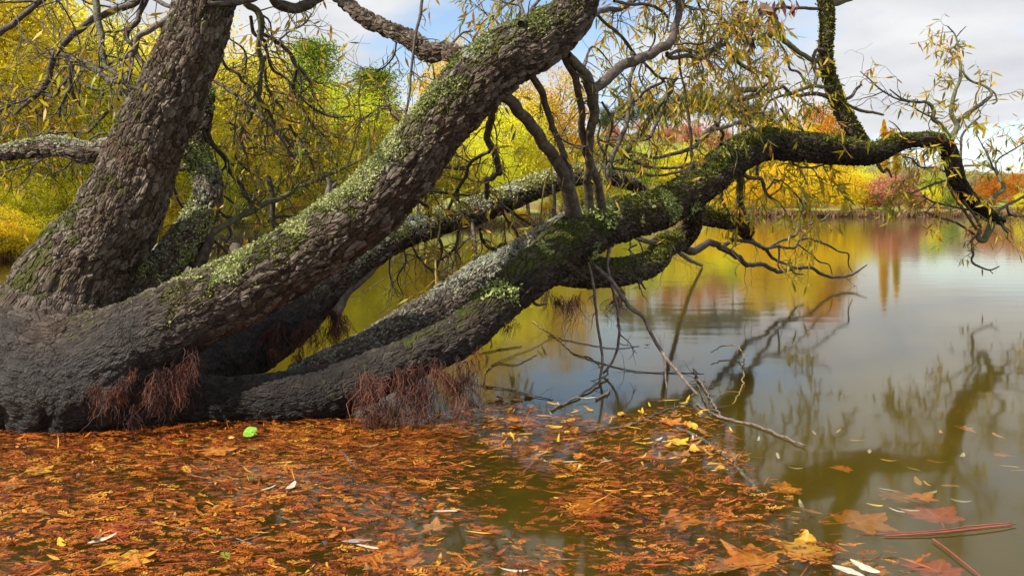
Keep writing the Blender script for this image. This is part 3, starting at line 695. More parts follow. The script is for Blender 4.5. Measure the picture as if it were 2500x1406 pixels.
    for k in g.a: g.a[k] = [(0, np.concatenate([g.a[k][0][1], g.a[k][0][1][:1], g.a[k][0][1][-1:]]))]
    g.t.append(np.concatenate([np.stack([(j + 1) % ns, j, np.full(ns, e0)], 1), np.stack([o + j, o + (j + 1) % ns, np.full(ns, e1)], 1)]))
    SURF[key] = (vv, dv, np.repeat(s, ns), np.repeat(rad, ns))
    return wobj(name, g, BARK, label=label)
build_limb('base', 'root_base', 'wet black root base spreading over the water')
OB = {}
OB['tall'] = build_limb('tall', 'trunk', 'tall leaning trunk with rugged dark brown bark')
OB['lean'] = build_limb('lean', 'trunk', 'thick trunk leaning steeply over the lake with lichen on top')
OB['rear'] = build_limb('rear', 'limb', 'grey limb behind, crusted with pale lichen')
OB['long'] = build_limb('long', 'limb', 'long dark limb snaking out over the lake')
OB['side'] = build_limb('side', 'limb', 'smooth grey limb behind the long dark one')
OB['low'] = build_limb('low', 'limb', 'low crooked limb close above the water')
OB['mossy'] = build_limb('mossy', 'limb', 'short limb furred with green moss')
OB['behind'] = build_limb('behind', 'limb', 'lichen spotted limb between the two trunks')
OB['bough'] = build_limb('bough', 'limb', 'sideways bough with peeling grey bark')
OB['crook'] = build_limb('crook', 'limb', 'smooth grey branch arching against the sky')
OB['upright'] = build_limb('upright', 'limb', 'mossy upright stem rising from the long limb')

# --- lichen lobes and moss tufts as real little leaves on the bark
def lobes(points, normals, size, lift, cvbase, flat=0.5):
    n = len(points)
    dirv = norm(normals * flat + rng.normal(size=(n, 3)))
    dirv = dirv - normals * np.minimum(0, (dirv * normals).sum(1))[:, None]
    up = norm(normals + 0.8 * rng.normal(size=(n, 3)))
    pos = points + normals * (lift * rng.random(n) ** 1.5)[:, None]
    v, q, t = leaf_batch(pos, dirv, up, size * (0.6 + 0.8 * rng.random(n)), size * 0.85 * (0.6 + 0.8 * rng.random(n)), -0.35 * rng.random(n))
    return v, q, t, np.repeat(np.clip(cvbase + 0.22 * rng.normal(size=n), 0, 1), 6)
def scatter(key, mask_fn, count):
    vv, dv, ss, rr = SURF[key]
    w = np.clip(mask_fn(vv, dv, ss, rr), 0, 1)
    k = rng.choice(len(vv), count, p=w / w.sum())
    return vv[k] + rng.normal(size=(count, 3)) * 0.003, dv[k]
JOBS = [
 ('lean', 'lichen', LICHEN, 14000, .0105, .018, .70, lambda v, d, s, r: sstep(0.45, 0.85, d @ UPL) * patch(v, 6.5, -0.06, 0.10) * sstep(400, 470, px(v)) * sstep(1080, 960, px(v))),
 ('lean', 'lichen', LICHEN, 900, .013, .016, .6, lambda v, d, s, r: sstep(0.1, 0.4, d @ UPL) * patch(v, 9.0, 0.16, 0.28, 4) * sstep(400, 470, px(v)) * sstep(1000, 900, px(v))),
 ('lean', 'lichen', LICHEN, 4500, .012, .016, .25, lambda v, d, s, r: sstep(0.2, 0.7, d @ UPL) * patch(v, 7, -0.05, 0.12, 2) * sstep(960, 1080, px(v)) * sstep(1450, 1380, px(v))),
 ('lean', 'moss', MOSS, 5000, .012, .006, .45, lambda v, d, s, r: sstep(0.15, 0.6, d @ UPL) * patch(v, 4.0, 0.0, 0.25, 9)),
 ('tall', 'lichen', LICHEN, 700, .013, .012, .4, lambda v, d, s, r: sstep(0.2, 0.7, -d[:, 1]) * patch(v, 6.0, 0.12, 0.25, 1) * sstep(1.55, 1.75, v[:, 2]) * sstep(-1.65, -1.5, v[:, 0])),
 ('rear', 'lichen', LICHEN, 12000, .012, .013, .8, lambda v, d, s, r: sstep(-0.1, 0.5, d @ UPL) * patch(v, 5.0, -0.1, 0.15, 3) * sstep(860, 940, px(v)) * sstep(1560, 1350, px(v))),
 ('behind', 'lichen', LICHEN, 4600, .011, .011, .62, lambda v, d, s, r: sstep(-0.2, 0.4, -d[:, 1]) * patch(v, 6.0, -0.08, 0.12, 8)),
 ('long', 'lichen', LICHEN, 1500, .016, .02, .5, lambda v, d, s, r: sstep(0.1, 0.5, -d[:, 1]) * patch(v, 5.0, 0.06, 0.22, 12) * sstep(1150, 1230, px(v)) * sstep(1760, 1560, px(v))),
 ('long', 'moss', MOSS, 6000, .011, .008, .45, lambda v, d, s, r: sstep(0.25, 0.8, d[:, 2]) * patch(v, 2.5, -0.1, 0.15, 6) * sstep(1300, 1500, px(v))),
 ('low', 'moss', MOSS, 4500, .010, .006, .6, lambda v, d, s, r: sstep(-0.1, 0.5, d[:, 2]) * sstep(1560, 1640, px(v))),
 ('mossy', 'moss', MOSS, 5000, .011, .008, .5, lambda v, d, s, r: sstep(-0.5, 0.3, d[:, 2])),
 ('upright', 'moss', MOSS, 7000, .013, .014, .5, lambda v, d, s, r: 0.25 + sstep(-0.1, 0.7, d[:, 0] + 0.3 * d[:, 2]) * (0.4 + patch(v, 3, -0.1, 0.1))),
 ('bough', 'lichen', LICHEN, 900, .012, .012, .5, lambda v, d, s, r: sstep(0.1, 0.6, d[:, 2]) * patch(v, 6.0, 0.0, 0.2, 5)),
]
for key, nm, mat, cnt, size, lift, cvb, fn in JOBS:
    p_, n_ = scatter(key, fn, cnt)
    v, q, t, cv = lobes(p_, n_, size * np.clip(p_[:, 1] / 4.0, 0.9, 1.6), lift, cvb)
    g = Geo(); g.add(v, q, t, cv=cv)
    o = wobj(nm, g, mat, OB[key], kind='stuff')

# --- traced branches: (material, moss, d0, d1, twigs per metre, leaves 0..1, twig length, points (u, v, w))
BR = []
def br(d0, d1, pts, moss=0.15, tw=9.0, lf=0.22, tl=0.28, mat=None, w1=None):
    BR.append((mat or TWIG, moss, d0, d1, tw, lf, tl, pts))
# upper left tangle
br(3.2, 3.0, [(-60, 110, 20), (-10, 85, 17), (30, 60, 15), (75, 25, 13), (125, -15, 12)], tw=10, tl=0.35, lf=.05)
br(3.95, 4.4, [(420, -60, 20), (340, 0, 17), (285, 22, 17), (236, 43, 17), (182, 82, 17), (150, 111, 15), (128, 150, 15), (120, 193, 14), (103, 220, 13), (71, 248, 10), (31, 284, 4)], moss=.05, tw=9, tl=.4)
br(4.1, 3.9, [(230, -40, 18), (233, 0, 17), (240, 51, 16), (247, 91, 15), (250, 120, 14), (253, 150, 13), (267, 168, 12), (296, 190, 13), (301, 210, 14), (316, 256, 16)], moss=.5)
br(3.8, 3.9, [(450, 0, 18), (404, 48, 16), (364, 74, 15), (338, 91, 14), (331, 120, 14), (319, 148, 13), (316, 185, 12), (307, 205, 12), (332, 216, 14)], moss=0, mat=PALE_TWIG, tw=6)
br(4.1, 3.95, [(372, -30, 14), (344, 26, 13), (336, 54, 13), (313, 77, 12), (310, 97, 12), (327, 111, 12), (336, 137, 9), (358, 162, 8), (364, 176, 8)], moss=.2)
br(3.9, 4.2, [(330, 245, 22), (300, 210, 18), (264, 196, 16), (242, 176, 16), (222, 159, 16), (182, 148, 15), (176, 170, 13), (173, 205, 11), (160, 235, 9), (148, 262, 8), (145, 285, 5)], moss=.4, tw=12)
br(4.2, 4.3, [(174, 205, 9), (182, 242, 8), (196, 250, 6), (190, 262, 3)], moss=.5)
br(4.2, 4.5, [(182, 148, 10), (148, 131, 9), (120, 128, 7), (95, 131, 4)], tw=14)
br(4.2, 4.0, [(186, 174, 8), (213, 170, 8), (256, 162, 8), (284, 148, 8), (327, 135, 8)], moss=.05)
br(4.2, 4.2, [(184, 178, 10), (199, 202, 10), (228, 219, 10), (250, 219, 9), (248, 244, 7)], moss=.6)
br(4.2, 4.6, [(174, 182, 11), (148, 213, 11), (128, 235, 10), (100, 230, 9), (63, 245, 9), (26, 256, 8), (-10, 276, 7), (-80, 300, 6)], tw=10, tl=.4)
br(3.95, 4.5, [(304, 210, 9), (284, 250, 9), (256, 279, 8), (222, 319, 7), (199, 324, 6), (142, 321, 6), (105, 324, 6), (85, 333, 6), (68, 319, 5), (60, 309, 5), (17, 321, 3)], moss=.3, tw=12, tl=.35)
br(4.1, 4.0, [(250, 80, 6), (284, 77, 6), (319, 74, 7)], tw=8)
br(4.0, 3.9, [(355, -20, 12), (390, 6, 11), (425, 18, 11)], tw=3)
br(3.95, 4.3, [(290, 322, 7), (240, 330, 6), (215, 345, 5), (170, 400, 5), (130, 425, 4)], moss=.4, tw=10)
br(4.05, 4.6, [(130, 372, 8), (90, 392, 7), (40, 410, 6), (-20, 435, 5)], moss=.3, tw=8)
br(3.8, 3.85, [(200, 528, 12), (176, 522, 9), (155, 519, 6)], tw=0)
# top, right of the tall trunk
br(3.75, 4.2, [(505, 10, 9), (545, 9, 14), (590, 4, 18), (640, -16, 20), (700, -60, 20)], tw=5)
br(4.2, 4.3, [(655, -40, 26), (672, 0, 27), (692, 15, 27), (714, 22, 27), (743, 16, 26), (768, -2, 26), (800, -50, 24)], tw=5, moss=.05)
br(4.2, 4.5, [(585, -30, 16), (601, 11, 17), (626, 26, 17), (640, 51, 17), (635, 85, 15), (630, 122, 14), (639, 148, 14), (635, 193, 13), (633, 228, 13), (618, 262, 11), (606, 299, 9), (589, 327, 8), (595, 364, 7), (609, 398, 5)], moss=.6, tw=13, tl=.4)
br(4.3, 4.8, [(612, 40, 9), (620, 82, 9), (646, 100, 9), (652, 128, 8), (666, 171, 8), (694, 188, 7), (714, 210, 7), (743, 245, 7), (777, 273, 6), (814, 287, 5), (862, 284, 3)], moss=.3, tw=14, tl=.4)
br(4.3, 4.6, [(629, 77, 9), (666, 97, 10), (703, 125, 10), (720, 151, 9), (723, 185, 9), (714, 216, 8), (709, 245, 6)], tw=14)
br(4.6, 4.9, [(725, 160, 7), (754, 199, 7), (771, 245, 5), (800, 285, 3)], tw=14)
br(4.4, 4.0, [(524, 199, 8), (572, 230, 8), (615, 267, 8), (657, 304, 8), (686, 336, 8), (703, 364, 7), (730, 400, 5)], moss=.05, tw=9)
br(4.2, 4.6, [(541, 142, 7), (555, 168, 8), (583, 182, 8), (589, 199, 8), (615, 216, 8), (632, 239, 8), (657, 273, 8), (669, 302, 7), (691, 327, 6), (720, 370, 4)], moss=.5, tw=14)
br(4.5, 4.8, [(683, 97, 5), (714, 74, 5), (743, 60, 5), (760, 34, 4)], tw=18, tl=.3)
br(4.4, 4.9, [(646, 137, 8), (649, 193, 8), (657, 225, 8), (686, 262, 8), (714, 319, 7), (737, 350, 7), (760, 395, 6), (770, 430, 4)], moss=.55, tw=16, tl=.4)
br(4.5, 5.0, [(560, 95, 4), (600, 130, 5), (595, 190, 4), (575, 240, 3)], tw=14)
br(4.6, 5.0, [(700, 240, 6), (735, 262, 6), (760, 300, 5), (790, 330, 4), (850, 340, 3)], moss=.6, tw=16, tl=.35)
br(4.6, 5.0, [(560, 300, 5), (620, 330, 5), (680, 330, 5), (720, 345, 4), (800, 352, 3)], moss=.3, tw=16)
br(4.1, 4.6, [(505, 318, 12), (518, 351, 12), (549, 388, 12), (561, 419, 11), (586, 448, 10), (595, 471, 10), (618, 502, 8)], moss=.2, tw=10)
br(4.5, 4.8, [(575, 310, 5), (571, 350, 5), (580, 395, 4), (610, 420, 4), (640, 440, 3)], tw=12)
br(4.15, 5.2, [(515, 570, 20), (555, 547, 15), (601, 522, 15), (635, 505, 15), (672, 488, 14), (709, 471, 12), (766, 442, 10), (830, 415, 8), (900, 380, 5)], moss=.6, tw=14, tl=.4)
br(4.7, 4.7, [(655, 430, 10), (660, 448, 12), (666, 485, 13), (666, 527, 13), (675, 570, 12)], tw=8)
br(4.3, 4.5, [(524, 508, 9), (544, 525, 9), (564, 530, 9)], tw=8)
br(4.15, 4.15, [(505, 560, 30), (510, 590, 28), (496, 625, 28), (480, 655, 32), (470, 690, 36)], moss=.15, tw=2)
br(4.15, 4.1, [(445, 637, 13), (475, 644, 14), (500, 655, 16)], tw=2)
br(4.2, 4.4, [(525, 590, 7), (545, 607, 7), (565, 627, 5)], tw=6)
br(4.3, 4.4, [(558, 548, 6), (564, 573, 6), (552, 593, 5), (566, 612, 4)], tw=6)
br(3.75, 3.75, [(585, 650, 34), (578, 622, 32), (572, 600, 26)], tw=0)
br(4.4, 4.8, [(655, 540, 7), (690, 528, 7), (740, 527, 5), (790, 510, 4)], tw=14)
br(4.3, 4.2, [(425, 405, 16), (445, 412, 14), (470, 400, 16)], tw=3)
br(4.4, 4.8, [(425, 460, 7), (440, 500, 6), (470, 520, 5), (440, 540, 4)], tw=10)
br(4.3, 4.7, [(515, 345, 8), (500, 380, 8), (520, 420, 7), (540, 470, 6), (575, 500, 5)], tw=10)
br(3.85, 3.85, [(800, 500, 26), (803, 470, 20), (806, 452, 14), (798, 436, 5)], tw=0, moss=0)
br(3.85, 3.85, [(806, 468, 14), (815, 452, 12), (822, 446, 6)], tw=0, moss=0)
# sky gap shoots above the leaning trunk
br(3.8, 3.7, [(1035, -30, 8), (1025, 46, 8), (1010, 113, 7), (1002, 205, 6), (989, 287, 5)], tw=4, tl=.2)
br(4.3, 4.2, [(882, 190, 4), (876, 250, 4), (878, 307, 5), (856, 379, 5), (835, 450, 5)], mat=YELLOW_TWIG, tw=3, moss=0)
br(4.1, 4.6, [(968, 105, 4), (960, 140, 4), (930, 170, 4), (880, 190, 3), (850, 200, 2)], tw=8)
br(3.7, 3.8, [(1090, 120, 8), (1110, 100, 6), (1130, 82, 5), (1155, 76, 3)], tw=8)
br(3.65, 4.2, [(1050, 280, 5), (1060, 200, 5), (1056, 160, 4), (1045, 145, 5)], tw=5)
br(3.6, 4.5, [(990, 330, 6), (960, 270, 5), (930, 260, 4), (880, 300, 3)], tw=12, tl=.3)
br(3.6, 3.9, [(1272, 60, 20), (1284, 45, 14), (1300, 20, 9), (1325, -10, 7)], tw=5, lf=.3)
br(3.7, 4.3, [(1282, 50, 12), (1270, 10, 9), (1262, -20, 8)], tw=5, lf=.4)
br(4.6, 5.2, [(1300, -30, 5), (1240, 10, 5), (1200, 40, 4), (1175, 25, 3)], tw=14, lf=.8, tl=.4)
# between the leaning trunk and the long limb
br(3.68, 4.35, [(1195, 210, 30), (1215, 225, 30), (1256, 256, 30), (1292, 302, 30), (1333, 358, 30), (1369, 410, 32), (1389, 476, 36), (1402, 530, 44)], moss=.2, tw=3)
br(3.72, 4.3, [(1280, 160, 18), (1300, 190, 18), (1318, 215, 18), (1338, 276, 16), (1364, 348, 16), (1389, 410, 18), (1396, 470, 22)], moss=.15, tw=4)
br(3.76, 4.5, [(1372, 115, 20), (1388, 160, 19), (1405, 195, 18), (1420, 266, 18), (1420, 307, 18), (1430, 369, 19), (1456, 435, 20), (1468, 510, 26)], moss=.1, mat=TWIG, tw=4)
br(3.8, 4.45, [(1385, 135, 24), (1410, 160, 24), (1432, 185, 26), (1441, 220, 30), (1451, 271, 26), (1440, 328, 22), (1438, 389, 20), (1436, 450, 20), (1440, 515, 24)], moss=.3, tw=4)
br(4.0, 4.7, [(1440, 225, 26), (1487, 189, 26), (1517, 159, 25), (1569, 143, 24), (1610, 123, 23), (1640, 102, 22), (1645, 67, 18), (1661, 26, 17), (1668, -30, 16)], moss=.05, tw=5, lf=.5)
br(3.7, 4.6, [(1214, 215, 22), (1209, 246, 20), (1196, 307, 18), (1189, 338, 18), (1209, 379, 18), (1220, 424, 16)], moss=.4, tw=6)
br(4.6, 5.3, [(1218, 420, 12), (1205, 432, 13), (1190, 444, 13), (1188, 480, 13)], moss=.05, tw=5)
br(4.4, 5.0, [(1195, 371, 9), (1162, 387, 9), (1145, 404, 9), (1136, 430, 9), (1114, 467, 8), (1094, 512, 8)], tw=9)
br(4.4, 4.8, [(1070, 402, 8), (1102, 410, 8), (1134, 413, 8)], tw=8)
br(4.5, 5.0, [(1030, 466, 7), (1080, 469, 7), (1139, 478, 6), (1170, 465, 4)], moss=.3, tw=9)
br(4.6, 4.9, [(1010, 487, 9), (1043, 504, 9), (1048, 530, 8)], tw=5)
br(5.3, 5.2, [(1150, 535, 12), (1155, 565, 10), (1160, 600, 8), (1162, 625, 7), (1159, 658, 5)], moss=0, tw=9, mat=PALE_TWIG)
br(5.4, 5.8, [(1172, 560, 9), (1178, 583, 9), (1190, 603, 9), (1213, 609, 9), (1225, 595, 8), (1250, 600, 6), (1275, 620, 4)], tw=14, tl=.3)
br(5.2, 5.2, [(1068, 575, 8), (1080, 605, 8), (1070, 640, 7), (1060, 670, 5)], tw=12)
br(5.2, 5.4, [(1000, 590, 7), (1030, 640, 5), (1080, 680, 4), (1110, 705, 3)], tw=14, mat=PALE_TWIG, tl=.35)
br(5.3, 5.2, [(1120, 560, 7), (1112, 600, 7), (1090, 625, 6), (1060, 640, 4)], tw=14)
br(5.5, 5.9, [(1215, 500, 7), (1240, 540, 6), (1265, 580, 5), (1250, 640, 3)], tw=14)
br(5.6, 5.9, [(1245, 490, 9), (1255, 520, 8), (1290, 545, 6), (1320, 560, 4)], tw=12)
br(4.6, 4.7, [(1344, 421, 4), (1330, 450, 4), (1320, 520, 4), (1308, 580, 5), (1302, 625, 6)], mat=YELLOW_TWIG, tw=2, moss=0)
br(5.0, 4.1, [(1083, 460, 4), (1076, 540, 4), (1064, 620, 5), (1066, 715, 5)], mat=YELLOW_TWIG, tw=2, moss=0)
br(4.95, 5.0, [(1352, 450, 9), (1353, 500, 9), (1352, 556, 12)], tw=4)
br(4.4, 4.7, [(1440, 270, 7), (1465, 300, 6), (1460, 340, 6), (1480, 390, 6), (1475, 440, 5)], moss=.6, tw=14)
br(4.5, 5.2, [(1470, 250, 6), (1495, 300, 7), (1480, 360, 8), (1470, 430, 9), (1468, 500, 10)], moss=.5, tw=10)
# crown over the lake, right of centre
br(3.95, 4.8, [(1440, 40, 16), (1475, 26, 14), (1520, 20, 12), (1560, -10, 12)], tw=8, lf=.5)
br(4.2, 4.8, [(1499, 3, 8), (1539, 11, 8), (1579, 11, 8), (1613, 26, 8), (1632, 50, 6), (1620, 90, 4)], tw=10, lf=.7, tl=.35)
br(4.2, 5.0, [(1445, 20, 8), (1477, 57, 8), (1502, 74, 8), (1528, 105, 8), (1551, 134, 7), (1573, 154, 7), (1602, 185, 7), (1619, 199, 7), (1579, 219, 7), (1556, 245, 7), (1539, 250, 8)], tw=10, lf=.6, tl=.35)
br(4.8, 4.6, [(1540, 130, 8), (1551, 154, 9), (1542, 182, 9), (1536, 216, 9), (1539, 245, 10), (1534, 276, 10), (1528, 307, 11), (1508, 353, 12), (1491, 395, 14), (1478, 440, 14)], moss=.3, tw=8, lf=.2)
br(4.9, 5.3, [(1650, 0, 6), (1656, 85, 6), (1659, 159, 6), (1670, 213, 6), (1679, 270, 7), (1687, 327, 7), (1687, 370, 8), (1694, 410, 9)], moss=.05, tw=6, lf=.4)
br(4.8, 5.6, [(1628, 130, 10), (1640, 142, 11), (1679, 137, 11), (1719, 142, 11), (1747, 119, 10), (1775, 108, 10), (1790, 137, 8), (1810, 159, 8), (1840, 178, 5)], tw=12, lf=.7, tl=.35)
br(4.8, 5.6, [(1627, 137, 8), (1664, 122, 9), (1707, 127, 9), (1750, 114, 9), (1770, 77, 9), (1781, 57, 9), (1807, 54, 8), (1850, 66, 5)], moss=.4, tw=12, lf=.7, tl=.35)
br(6.6, 5.2, [(1905, 214, 10), (1835, 236, 13), (1801, 245, 13), (1778, 250, 13), (1761, 273, 13), (1747, 310, 13), (1721, 333, 12), (1690, 361, 11), (1636, 378, 9), (1602, 384, 8), (1551, 378, 7), (1500, 395, 6)], moss=.2, tw=10, lf=.35)
br(6.6, 5.6, [(1860, 214, 8), (1835, 219, 13), (1804, 222, 15), (1784, 236, 13), (1776, 250, 12)], moss=.7, tw=10, lf=.5)
br(4.9, 5.0, [(1640, 205, 6), (1633, 222, 7), (1619, 270, 7), (1613, 284, 7), (1596, 316, 7), (1585, 338, 7), (1551, 346, 7), (1494, 341, 6), (1470, 350, 5)], moss=.3, tw=10, lf=.3)
br(4.9, 5.2, [(1655, 190, 6), (1639, 205, 13), (1636, 225, 14), (1596, 273, 16), (1573, 310, 16), (1556, 336, 15), (1530, 370, 14), (1515, 400, 12)], moss=.8, tw=9, lf=.2)
br(5.2, 5.7, [(1480, 345, 8), (1560, 400, 8), (1640, 410, 7), (1700, 395, 6)], moss=.4, tw=12, lf=.1)
br(5.0, 5.6, [(1495, 410, 9), (1550, 418, 8), (1600, 428, 7), (1660, 420, 6), (1690, 405, 5)], moss=.5, tw=12, lf=.1)
br(4.7, 5.4, [(1420, 200, 5), (1440, 120, 5), (1470, 130, 4), (1510, 190, 3)], tw=12, lf=.7)
br(4.6, 5.6, [(1600, -30, 6), (1680, 20, 6), (1740, 30, 5), (1800, 80, 4)], tw=16, lf=.9, tl=.4)
br(4.8, 5.6, [(1690, -30, 6), (1720, 60, 5), (1700, 130, 4), (1720, 200, 3)], tw=14, lf=.8, tl=.4)
br(5.0, 5.8, [(1560, 60, 5), (1600, 90, 5), (1560, 180, 4), (1600, 250, 3)], tw=14, lf=.7, tl=.35)
br(5.6, 6.0, [(1770, 250, 7), (1790, 262, 7), (1815, 280, 7), (1820, 310, 6)], mat=PALE_TWIG, tw=8, lf=.5)
br(5.4, 5.8, [(1700, 345, 8), (1730, 318, 9), (1770, 312, 9), (1810, 300, 8), (1850, 320, 5)], mat=PALE_TWIG, tw=8, lf=.4)
br(5.6, 6.0, [(1747, 300, 8), (1765, 330, 8), (1755, 360, 8)], moss=.4, tw=4)
# around the mossy upright
br(7.1, 6.4, [(2002, 22, 8), (1954, 20, 8), (1904, 21, 8), (1862, 37, 8), (1825, 60, 7), (1780, 55, 6), (1740, 60, 4)], tw=10, lf=.6)
br(6.9, 7.1, [(1875, 20, 12), (1882, 37, 15), (1897, 65, 16), (1904, 87, 15), (1927, 110, 14), (1949, 127, 12), (1977, 144, 12), (2005, 152, 14)], moss=.8, tw=8, lf=.5)
br(6.9, 6.6, [(1904, 82, 12), (1870, 86, 12), (1845, 94, 11), (1825, 104, 8)], moss=.8, tw=10, lf=.5)
br(7.1, 7.0, [(2008, 122, 9), (1990, 126, 9), (1987, 159, 9), (1994, 184, 10), (1989, 212, 9)], tw=8, lf=.3)
br(7.2, 6.3, [(2032, 244, 11), (2010, 233, 10), (1987, 229, 10), (1952, 234, 9), (1929, 227, 8), (1912, 212, 8), (1897, 217, 8), (1850, 222, 7), (1805, 222, 7)], tw=10, lf=.5)
br(6.9, 6.2, [(1935, 230, 7), (1900, 237, 6), (1875, 251, 6), (1862, 274, 6), (1837, 276, 6), (1810, 269, 6), (1775, 288, 5)], tw=10, lf=.6)
br(5.6, 6.4, [(1770, 95, 5), (1780, 120, 6), (1797, 147, 7), (1830, 169, 7), (1867, 182, 7), (1880, 197, 7), (1862, 215, 6)], tw=10, lf=.5)
br(6.8, 6.9, [(1877, 90, 5), (1902, 105, 5), (1922, 139, 6), (1929, 169, 6), (1952, 179, 6), (1967, 204, 5)], tw=10, lf=.5)
br(7.15, 6.6, [(2022, 214, 9), (1979, 212, 9), (1934, 227, 8)], moss=.6, tw=6, lf=.3)
br(6.7, 7.0, [(1905, 265, 5), (1930, 300, 5), (1960, 320, 4), (1985, 335, 4)], tw=12, lf=.9)
br(6.8, 7.0, [(1960, 250, 4), (1980, 260, 5), (2000, 275, 4)], tw=10, lf=.6)
br(7.2, 7.3, [(2060, 243, 8), (2079, 236, 8), (2091, 219, 7), (2104, 207, 4)], moss=.3, tw=3)
br(7.2, 7.4, [(2070, 258, 8), (2099, 269, 8), (2130, 275, 7), (2157, 281, 5)], moss=.3, tw=2)
br(7.25, 7.35, [(2096, 312, 14), (2108, 330, 12), (2130, 360, 12)], tw=1)
br(7.1, 7.3, [(2015, 8, 24), (2035, 4, 24), (2065, -4, 22), (2110, -20, 16)], moss=.9, tw=8, lf=.2)
# right hand end of the long limb
br(7.85, 8.0, [(2318, 352, 16), (2328, 330, 15), (2336, 312, 13), (2334, 299, 12), (2322, 279, 11), (2324, 254, 10), (2332, 224, 9), (2341, 204, 8), (2346, 169, 7), (2340, 132, 6), (2334, 90, 4), (2314, 65, 3)], moss=.55, tw=9, lf=.9, tl=.35)
br(8.0, 8.0, [(2334, 92, 3), (2346, 77, 3), (2359, 65, 2)], tw=2)
br(7.95, 8.2, [(2334, 302, 11), (2351, 286, 11), (2374, 269, 10), (2404, 247, 9), (2419, 234, 8), (2421, 224, 7), (2399, 209, 6), (2364, 194, 5), (2349, 174, 4)], moss=.5, tw=9, lf=.8, tl=.35)
br(8.2, 8.2, [(2421, 222, 5), (2431, 232, 4), (2434, 247, 4), (2424, 255, 3)], tw=10, lf=.4)
br(7.85, 7.7, [(2322, 340, 12), (2304, 314, 11), (2277, 289, 10), (2279, 267, 10), (2262, 249, 8), (2239, 249, 6), (2205, 242, 5), (2172, 219, 3)], moss=.6, tw=8, lf=.5, tl=.35)
br(7.7, 7.6, [(2254, 249, 5), (2212, 247, 5), (2175, 234, 4), (2142, 212, 4), (2117, 189, 3), (2100, 175, 2)], tw=10, tl=.25, lf=.05)
br(7.6, 7.5, [(2160, 222, 3), (2132, 234, 3), (2100, 242, 2), (2080, 246, 2)], tw=10, tl=.2, lf=0)
br(7.8, 7.8, [(2290, 290, 5), (2260, 280, 4), (2235, 265, 3), (2210, 255, 2)], tw=10, lf=.4)
br(8.0, 8.2, [(2348, 420, 6), (2346, 385, 6), (2346, 349, 6), (2356, 319, 5), (2394, 284, 4)], moss=.3, tw=10, lf=.8, tl=.35)
br(8.2, 8.6, [(2400, 505, 11), (2406, 499, 11), (2431, 477, 11), (2449, 460, 11), (2444, 440, 9), (2424, 410, 7), (2399, 404, 6), (2354, 405, 5)], moss=.7, tw=9, lf=.6, tl=.4)
br(8.4, 8.7, [(2424, 410, 5), (2410, 375, 4), (2395, 350, 3), (2380, 320, 2)], tw=10, lf=.7, tl=.35)
br(8.5, 8.8, [(2444, 440, 5), (2430, 400, 4), (2450, 380, 4), (2500, 350, 3), (2530, 330, 2)], tw=10, lf=.7, tl=.4)
br(8.2, 8.8, [(2405, 508, 8), (2434, 514, 8), (2458, 502, 7), (2496, 482, 7), (2560, 450, 5)], moss=.5, tw=9, lf=.4, tl=.4)
br(8.4, 8.7, [(2458, 504, 6), (2466, 524, 6), (2498, 529, 5), (2550, 535, 4)], tw=8, lf=.3)
br(8.2, 8.15, [(2425, 532, 14), (2421, 545, 17), (2412, 572, 16), (2400, 588, 14), (2386, 580, 10), (2392, 560, 8)], moss=.8, tw=9)
br(8.15, 8.1, [(2396, 566, 6), (2374, 585, 6), (2374, 605, 6), (2376, 622, 6), (2371, 637, 5), (2389, 651, 5), (2416, 659, 4), (2440, 650, 3)], tw=0)
br(8.1, 8.1, [(2414, 658, 3), (2424, 668, 2)], tw=0)
br(8.15, 7.7, [(2378, 572, 6), (2341, 547, 6), (2304, 534, 5), (2262, 519, 4)], tw=3, tl=.15)
br(7.95, 8.15, [(2310, 440, 6), (2331, 482, 7), (2361, 524, 7), (2384, 560, 7)], moss=.6, tw=9, lf=.3)
br(8.0, 8.15, [(2352, 490, 5), (2375, 520, 6), (2395, 555, 6)], moss=.7, tw=8, lf=.2)
br(7.95, 7.5, [(2320, 438, 5), (2279, 450, 5), (2249, 462, 4), (2222, 474, 3)], tw=14, lf=.9, tl=.35)
br(7.95, 7.5, [(2318, 424, 6), (2284, 410, 5), (2249, 408, 5), (2224, 387, 4), (2205, 384, 3)], tw=14, lf=.9, tl=.35)
br(8.1, 7.6, [(2374, 514, 6), (2324, 504, 5), (2279, 494, 5), (2252, 477, 3)], tw=12, lf=.5, tl=.3)
br(7.8, 7.6, [(2305, 362, 9), (2275, 368, 9), (2255, 380, 6), (2258, 395, 4)], mat=PALE_TWIG, tw=12, lf=.8)
br(7.3, 7.3, [(2142, 398, 9), (2155, 420, 8), (2167, 412, 7), (2177, 434, 4)], tw=4, lf=.4)
br(7.5, 7.4, [(2215, 345, 4), (2190, 310, 3), (2170, 295, 2)], tw=10, lf=.9, tl=.15)
br(8.2, 8.2, [(2438, 536, 8), (2451, 557, 7), (2461, 569, 4)], tw=4)
